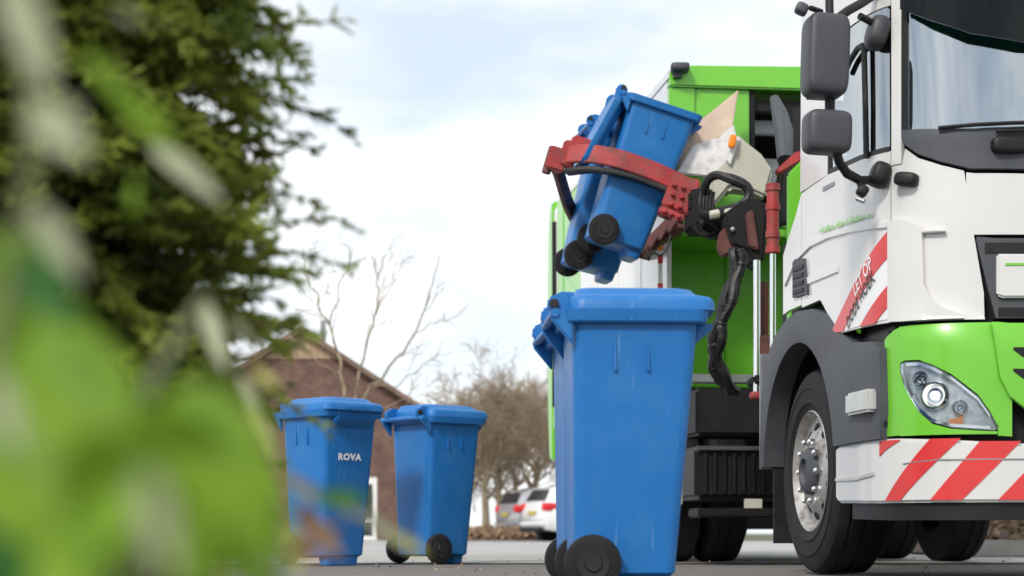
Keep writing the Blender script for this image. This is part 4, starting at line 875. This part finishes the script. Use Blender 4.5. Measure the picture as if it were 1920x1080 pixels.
# ------------------------------------------------------------------ parked cars (front towards +Y)
def make_car(paint, root):
    st = [  # y, half width low, half width belt, z bottom, z belt, z roof, half width roof
        (-2.05, .70, .72, .42, .74, .80, .60), (-1.98, .82, .82, .30, .88, .98, .64), (-1.80, .86, .85, .26, .93, 1.28, .58), (-1.35, .88, .87, .24, .94, 1.44, .56), (-.5, .88, .87, .22, .93, 1.48, .57),
        (.3, .88, .87, .22, .92, 1.44, .56), (.75, .88, .86, .22, .92, 1.22, .60), (1.1, .88, .85, .22, .91, .97, .64), (1.6, .86, .80, .24, .82, .86, .58), (1.95, .78, .70, .30, .70, .74, .48), (2.08, .62, .58, .40, .62, .64, .40)]
    def ring(s_):
        y, a, b_, z0, z1, z2, c = s_
        h = [(a * .9, z0), (a, z0 + .12), (a + .015, (z0 + z1) / 2), (b_, z1), ((b_ + c) / 2 + .02, (z1 + z2) / 2 + .01), (c, z2 - .015), (c * .8, z2 + .005)]
        return [(x, y, z) for x, z in h] + [(-x, y, z) for x, z in reversed(h)]
    body = MB().rings([ring(s_) for s_ in st]).build('body', paint, root, smooth=40)
    def quad(name, pts, m, t=.012):
        P = [Vector(p) for p in pts]; n = (P[1] - P[0]).cross(P[2] - P[0]).normalized()
        MB().prism([p + n * t for p in P], -n * .02).build(name, m, root)
    for s in (-1, 1):
        def o(p): return [(s * a, y, z) for a, y, z in (p if s > 0 else p[::-1])]
        quad('side_window', o([(.855, -1.55, .99), (.86, -.55, .97), (.60, -.55, 1.42), (.60, -1.30, 1.39)]), 'dark_glass')
        quad('side_window', o([(.86, -.48, .97), (.85, .70, .965), (.615, .25, 1.38), (.60, -.48, 1.42)]), 'dark_glass')
        tl = MB().sell((s * .735, -1.95, .86), (.30, .22, .22), .5, (0, 0, s * .35)).build('tail_light', 'tail_red', root)
        MB().sell((s * .815, -1.78, .88), (.12, .36, .15), .5).build('tail_light', 'tail_red', root)
        MB().sell((s * .60, 1.93, .66), (.3, .16, .13), .5).build('headlight', 'lamp_glass', root)
        MB().sell((s * .98, .72, 1.0), (.18, .1, .12), .6).build('wing_mirror', paint, root)
        for y in (-1.25, 1.28):
            wl = MB().lathe([(-.09, .2), (-.1, .28), (-.07, .31), (.07, .31), (.1, .28), (.1, .2)], (s * .80, y, .31), (s, 0, 0), 24).build('wheel', 'rubber', root)
            MB().lathe([(.1, .2), (.105, .19), (.09, .06), (.1, .05)], (s * .80, y, .31), (s, 0, 0), 20).build('rim', 'rim_silver', wl)
            MB().lathe([(.0, .345), (.10, .345)], (s * .79, y, .33), (s, 0, 0), 24).build('wheel_arch', 'black_plastic', root)
    quad('rear_window', [(.60, -1.965, 1.02), (.52, -1.80, 1.29), (-.52, -1.80, 1.29), (-.60, -1.965, 1.02)], 'dark_glass', .03)
    quad('windscreen', [(.66, 1.08, .98), (-.66, 1.08, .98), (-.56, .45, 1.40), (.56, .45, 1.40)], 'dark_glass')
    MB().box((0, -2.0, .46), (1.5, .22, .20)).build('rear_bumper', paint, root, bevel=.06)
    MB().box((0, -2.09, .30), (1.3, .12, .12)).build('rear_valance', 'black_plastic', root, bevel=.03)
    MB().box((0, -2.075, .72), (.46, .02, .10)).build('number_plate', 'number_plate', root)
car1 = tag(empty('parked_car', (2.42, 46.4, 0), (0, 0, R(-68))), 'white hatchback with red tail lights parked just left of the nearest bin', 'car', 'cars parked under the bare trees')
make_car('car_white', car1)
car2 = tag(empty('parked_car', (1.72, 50.2, 0), (0, 0, R(-68))), 'grey hatchback parked beyond the white car, leftmost of the two', 'car', 'cars parked under the bare trees')
make_car('car_silver', car2)

# ------------------------------------------------------------------ conifer in the left foreground
def conifer():
    bx, by = -.95, 3.25
    root = tag(empty('conifer_tree', (bx, by, 0)), 'dark green conifer with blurred needles filling the left of the view', 'tree')
    MB().tube([(0, 0, -.02), (.02, .01, .6), (-.01, .02, 1.3), (.02, 0, 2.2)], [.05, .045, .035, .012], 10).build('trunk', 'conifer_bark', root)
    r = random.Random(21); segs = []; tips = []; thin = []
    def branch(p, d, L, rad, droop, bare=0.0, sparse=False):
        tips_ = thin if sparse else tips; kl = .62 if sparse else 1.0
        n = 9; p = np.array(p, float); d = np.array(d, float); d /= np.linalg.norm(d); d0 = d.copy()
        for i in range(n):
            q = p + d * L / n; segs.append((p.copy(), q.copy(), rad * (1 - .8 * i / n), rad * (1 - .8 * (i + 1) / n)))
            t = (i + 1) / n
            if t > bare:
                for k in range(3):
                    sd = np.cross(d, (0, 0, 1)); sd /= np.linalg.norm(sd) + 1e-9
                    s_ = 1 if (i + k) % 2 else -1
                    td = d * r.uniform(.5, .9) + sd * s_ * r.uniform(.4, 1.0) + np.array([0, 0, r.uniform(-.45, .35)])
                    td /= np.linalg.norm(td); tl = kl * L * r.uniform(.16, .30) * (1.15 - .6 * t); tips_.append((q.copy(), td, tl))
            tips_.append((p.copy(), d.copy(), L / n * 1.1)) if t > bare else None
            p = q; d = d + np.array([r.gauss(0, .10), r.gauss(0, .10), -droop * .12 + r.gauss(0, .07)]); d /= np.linalg.norm(d)
    for k in range(1050):
        z = r.uniform(.10, 1.75); a = r.uniform(-math.pi * .98, math.pi * .40)
        L = r.uniform(.28, .53)
        branch((0, 0, z), (math.cos(a), math.sin(a), r.uniform(-.1, .45)), L, .006, r.uniform(.2, 1.1))
    # longer sprays reaching out towards the bins
    for (px, py, D, z0, L) in ((650, 55, 3.2, 1.05, .82), (600, 190, 3.25, 1.0, .74), (625, 395, 3.2, .80, .80), (605, 300, 3.3, .88, .70), (640, 465, 3.1, .58, .80), (560, 520, 3.2, .55, .66), (590, 620, 3.0, .50, .72), (590, 130, 3.4, 1.1, .68), (540, 640, 3.1, .48, .60)):
        tgt = at(px, py, D); p0 = np.array((.1, 0, z0)); d = np.array((tgt.x - bx, tgt.y - by, tgt.z)) - p0; L = np.linalg.norm(d)
        d[2] += .18; branch(p0, d, L * .80, .005, .75, bare=.78)
    for (px, py, D, z0) in ((690, 55, 3.2, 1.05), (715, 85, 3.3, 1.0), (625, 165, 3.2, 1.02), (640, 215, 3.25, .98), (600, 30, 3.3, 1.1), (640, 395, 3.2, .82), (620, 330, 3.3, .88), (680, 465, 3.1, .62), (660, 440, 3.1, .7), (600, 520, 3.2, .58), (640, 600, 3.0, .52), (650, 640, 3.0, .5), (560, 660, 3.1, .48), (590, 250, 3.1, .95)):
        tgt = at(px, py, D); p0 = np.array((.1, 0, z0)); d = np.array((tgt.x - bx, tgt.y - by, tgt.z)) - p0; L = np.linalg.norm(d)
        d[2] += .12; branch(p0, d, L * .93, .0045, .55, bare=.55, sparse=True)
    for k in range(8):                               # a few bare dead twigs
        z = r.uniform(.5, 1.15); branch((.2, r.uniform(-.2, .2), z), (1, r.uniform(-.3, .3), r.uniform(-.1, .3)), r.uniform(.25, .36), .004, .3, bare=.8)
    V, Q = tubes_np([s_ for s_ in segs] + [(p, p + d * l, .0016, .0008) for p, d, l in tips + thin], 4); fast_mesh('branches', V, Q, 'conifer_bark', root)
    # needles along every twig
    tips += thin; nthin = len(thin)
    tp = np.array([t[0] for t in tips]); td = np.array([t[1] for t in tips]); tl = np.array([t[2] for t in tips])
    per = 14; n = len(tips); f = rng.uniform(0, 1, (n, per, 1)); c = tp[:, None, :] + td[:, None, :] * f * tl[:, None, None]
    rd = rng.normal(size=(n, per, 3)); rd -= td[:, None, :] * (rd * td[:, None, :]).sum(-1, keepdims=True); rd /= np.linalg.norm(rd, axis=-1, keepdims=True); rd[..., 2] *= .6
    nd = rd * .8 + td[:, None, :] * .7; nd /= np.linalg.norm(nd, axis=-1, keepdims=True)
    w_ = np.cross(nd, rng.normal(size=nd.shape)); w_ /= np.linalg.norm(w_, axis=-1, keepdims=True)
    ln = rng.uniform(.016, .034, (n, per, 1)); ln[n - nthin:] *= .55; ln[n - nthin:, 5:] = 1e-5; wd = .0042
    V = np.stack([c - w_ * wd, c + w_ * wd, c + nd * ln + w_ * wd * .5, c + nd * ln - w_ * wd * .5], 2).reshape(-1, 3)
    o = fast_mesh('needles', V, np.arange(len(V)).reshape(-1, 4), 'conifer_leaf', root); o['kind'] = 'stuff'
    print('needles', len(V) // 4)
conifer()

# ------------------------------------------------------------------ broad-leaved shrub right in front of the lens
def leaf_mesh(name, m, L, W, fold=.25, curl=.25):
    n = 10; vs = []
    for i in range(n + 1):
        t = i / n; w_ = W / 2 * (math.sin(math.pi * t ** .8) ** .75) if 0 < t < 1 else .0015; z = -curl * L * t * t
        vs += [(-w_, t * L, z + fold * w_), (-w_ * .5, t * L, z + fold * w_ * .35), (0, t * L, z - .0015), (w_ * .5, t * L, z + fold * w_ * .35), (w_, t * L, z + fold * w_)]
    fs = [(i * 5 + j, i * 5 + j + 1, (i + 1) * 5 + j + 1, (i + 1) * 5 + j) for i in range(n) for j in range(4)]
    b = MB(); b.add(vs, fs); me = b.mesh(name, m, smooth=80); return me
LM = {k: leaf_mesh('leaf', k, .1, .048) for k in ('laurel_leaf', 'laurel_dark', 'leaf_pale_and_glare', 'leaf_brown', 'leaf_yellow')}
LM2 = {k: leaf_mesh('leaf', k, .1, .026, .3, .12) for k in ('laurel_leaf', 'laurel_dark', 'leaf_pale_and_glare', 'leaf_brown', 'leaf_yellow')}
def add_leaf(root, base, tip, kind, scale_w=1.0, facing=None, narrow=False):
    o = bpy.data.objects.new('leaf', (LM2 if narrow else LM)[kind]); COL.objects.link(o); o.parent = root
    y = (tip - base); L = y.length; y.normalize()
    f = facing or Vector((random.uniform(-.5, .5), -1, random.uniform(.1, .9)))
    z = (f - y * f.dot(y)).normalized(); x = y.cross(z)
    m = Matrix((x, y, z)).transposed().to_4x4(); s = L / .1
    o.matrix_basis = Matrix.Translation(base - root.location) @ m @ Matrix.Diagonal((s * scale_w, s, s, 1)); return o
def shrub():
    D0 = .62; root = tag(empty('laurel_shrub', (-.18, .86, 0)), 'bright green broad-leaved shrub, strongly blurred, right in front of the lens at lower left', 'shrub')
    stems = [[(-20, 1500, .62), (60, 1200, .62), (120, 1000, .64), (110, 800, .66), (90, 560, .68)], [(60, 1500, .58), (200, 1150, .58), (330, 980, .57), (420, 800, .6)], [(0, 1500, .66), (80, 1150, .68), (230, 820, .74), (330, 640, .8), (385, 560, .84)], [(-60, 1500, .6), (-40, 1000, .6), (0, 600, .62), (60, 300, .62), (40, 0, .62)]]
    for s_ in stems:
        MB().tube(spl([at(p[0], p[1], p[2] * 1.38) - root.location for p in s_], 4), .0035, 8).build('stem', 'stem_green', root)
    # (base px, tip px, depth, kind, width)
    Lf = [((330, 720), (500, 1010), .56, 'laurel_leaf', 1.1), ((250, 760), (470, 1100), .54, 'laurel_leaf', 1.1), ((160, 800), (330, 1120), .55, 'laurel_leaf', 1.2), ((420, 830), (520, 1120), .60, 'laurel_leaf', .9),
          ((60, 620), (250, 900), .60, 'laurel_leaf', 1.1), ((-60, 560), (140, 800), .62, 'laurel_leaf', 1.1), ((-80, 760), (120, 1010), .58, 'laurel_leaf', 1.1), ((-40, 900), (60, 1130), .64, 'laurel_dark', 1.2),
          ((100, 560), (40, 420), .70, 'laurel_leaf', .9), ((230, 860), (330, 730), .70, 'laurel_leaf', 1.0), ((80, 720), (180, 620), .74, 'laurel_leaf', .9), ((90, 560), (200, 600), .68, 'laurel_leaf', 1.0),
          ((400, 960), (300, 1160), .50, 'laurel_leaf', 1.1), ((200, 980), (60, 1160), .52, 'laurel_leaf', 1.2), ((430, 1010), (545, 1150), .62, 'laurel_leaf', .9), ((10, 480), (120, 640), .66, 'laurel_dark', 1.0), ((-50, 420), (40, 600), .64, 'laurel_leaf', .9),
          ((260, 820), (420, 760), .62, 'laurel_leaf', .9), ((150, 1060), (260, 860), .50, 'laurel_leaf', .9)]
    for bpx, tpx, D, kd, wsc in Lf:
        D *= 1.4
        add_leaf(root, at(*bpx, D), at(*tpx, D - random.uniform(-.05, .06)), kd, wsc, Vector((random.uniform(-.35, .35), -1, random.uniform(.1, .8))))
    # narrow laurel leaves, their glare painted in as pale colour
    for bpx, tpx, D, kd, wsc in [((10, -60), (90, 160), .64, 'leaf_pale_and_glare', 1.3), ((60, 190), (160, 290), .64, 'leaf_pale_and_glare', 2.2), ((150, 190), (60, 280), .66, 'leaf_pale_and_glare', 1.6), ((60, 380), (150, 520), .66, 'leaf_pale_and_glare', 1.2), ((215, 170), (330, 270), .8, 'laurel_leaf', 1.2), ((270, 880), (320, 1090), .44, 'leaf_pale_and_glare', 1.0), ((-10, 700), (30, 850), .55, 'leaf_pale_and_glare', 1.3), ((-20, 440), (30, 500), .60, 'laurel_leaf', 1.4),
                                 ((480, 1000), (540, 1090), .6, 'leaf_pale_and_glare', 1.1), ((160, 100), (260, 220), .80, 'laurel_leaf', .9), ((250, 400), (250, 330), .9, 'laurel_leaf', 1.0), ((280, 270), (420, 370), .95, 'leaf_pale_and_glare', 1.0), ((90, 390), (70, 480), .7, 'laurel_dark', 1.5), ((220, 20), (260, 40), .8, 'leaf_pale_and_glare', 1.2)]:
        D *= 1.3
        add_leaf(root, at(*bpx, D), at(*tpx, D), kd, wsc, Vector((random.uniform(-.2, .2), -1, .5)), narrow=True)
shrub()
def dry_twig():
    root = tag(empty('withered_twig', (-.2, 1.55, 0)), 'thin withered shrub twig with pale and brown leaves crossing the lettered bin', 'shrub')
    for s_ in ([(380, 1260, 1.5), (430, 1000, 1.5), (470, 880, 1.5), (560, 905, 1.5), (660, 955, 1.52), (730, 1000, 1.55), (775, 1035, 1.56)], [(420, 1300, 1.5), (470, 1100, 1.5), (560, 1020, 1.48), (640, 985, 1.45)], [(400, 1300, 1.55), (440, 900, 1.55), (470, 760, 1.6), (480, 650, 1.62)]):
        MB().tube(spl([at(*p) - root.location for p in s_], 4), .0022, 6).build('stem', 'leaf_brown', root)
    for bpx, tpx, kd, wsc in [((530, 890), (610, 945), 'leaf_pale_and_glare', 1.0), ((600, 925), (690, 975), 'leaf_pale_and_glare', .7), ((680, 960), (770, 1030), 'leaf_pale_and_glare', .8), ((590, 935), (690, 930), 'laurel_dark', 1.2), ((560, 960), (640, 1040), 'leaf_brown', 1.3), ((540, 1000), (600, 1050), 'leaf_brown', 1.3), ((600, 990), (560, 940), 'leaf_brown', 1.2), ((740, 1000), (800, 1040), 'leaf_yellow', 1.0), ((500, 960), (545, 1065), 'leaf_pale_and_glare', 1.3), ((545, 985), (560, 1070), 'leaf_yellow', 1.3), ((520, 1000), (500, 1075), 'laurel_leaf', 1.5), ((470, 760), (520, 850), 'leaf_yellow', .8), ((470, 800), (500, 900), 'leaf_yellow', .9), ((450, 700), (490, 780), 'leaf_pale_and_glare', .9), ((480, 690), (520, 730), 'leaf_yellow', 1.0), ((460, 840), (530, 930), 'laurel_leaf', 1.0), ((470, 650), (440, 600), 'leaf_pale_and_glare', 1.0), ((440, 900), (520, 960), 'leaf_yellow', 1.0), ((380, 560), (420, 690), 'leaf_pale_and_glare', .9)]:
        add_leaf(root, at(*bpx, 1.5), at(*tpx, 1.5 + random.uniform(-.03, .03)), kd, wsc, Vector((random.uniform(-.3, .3), -1, .6)), narrow=True)
dry_twig()
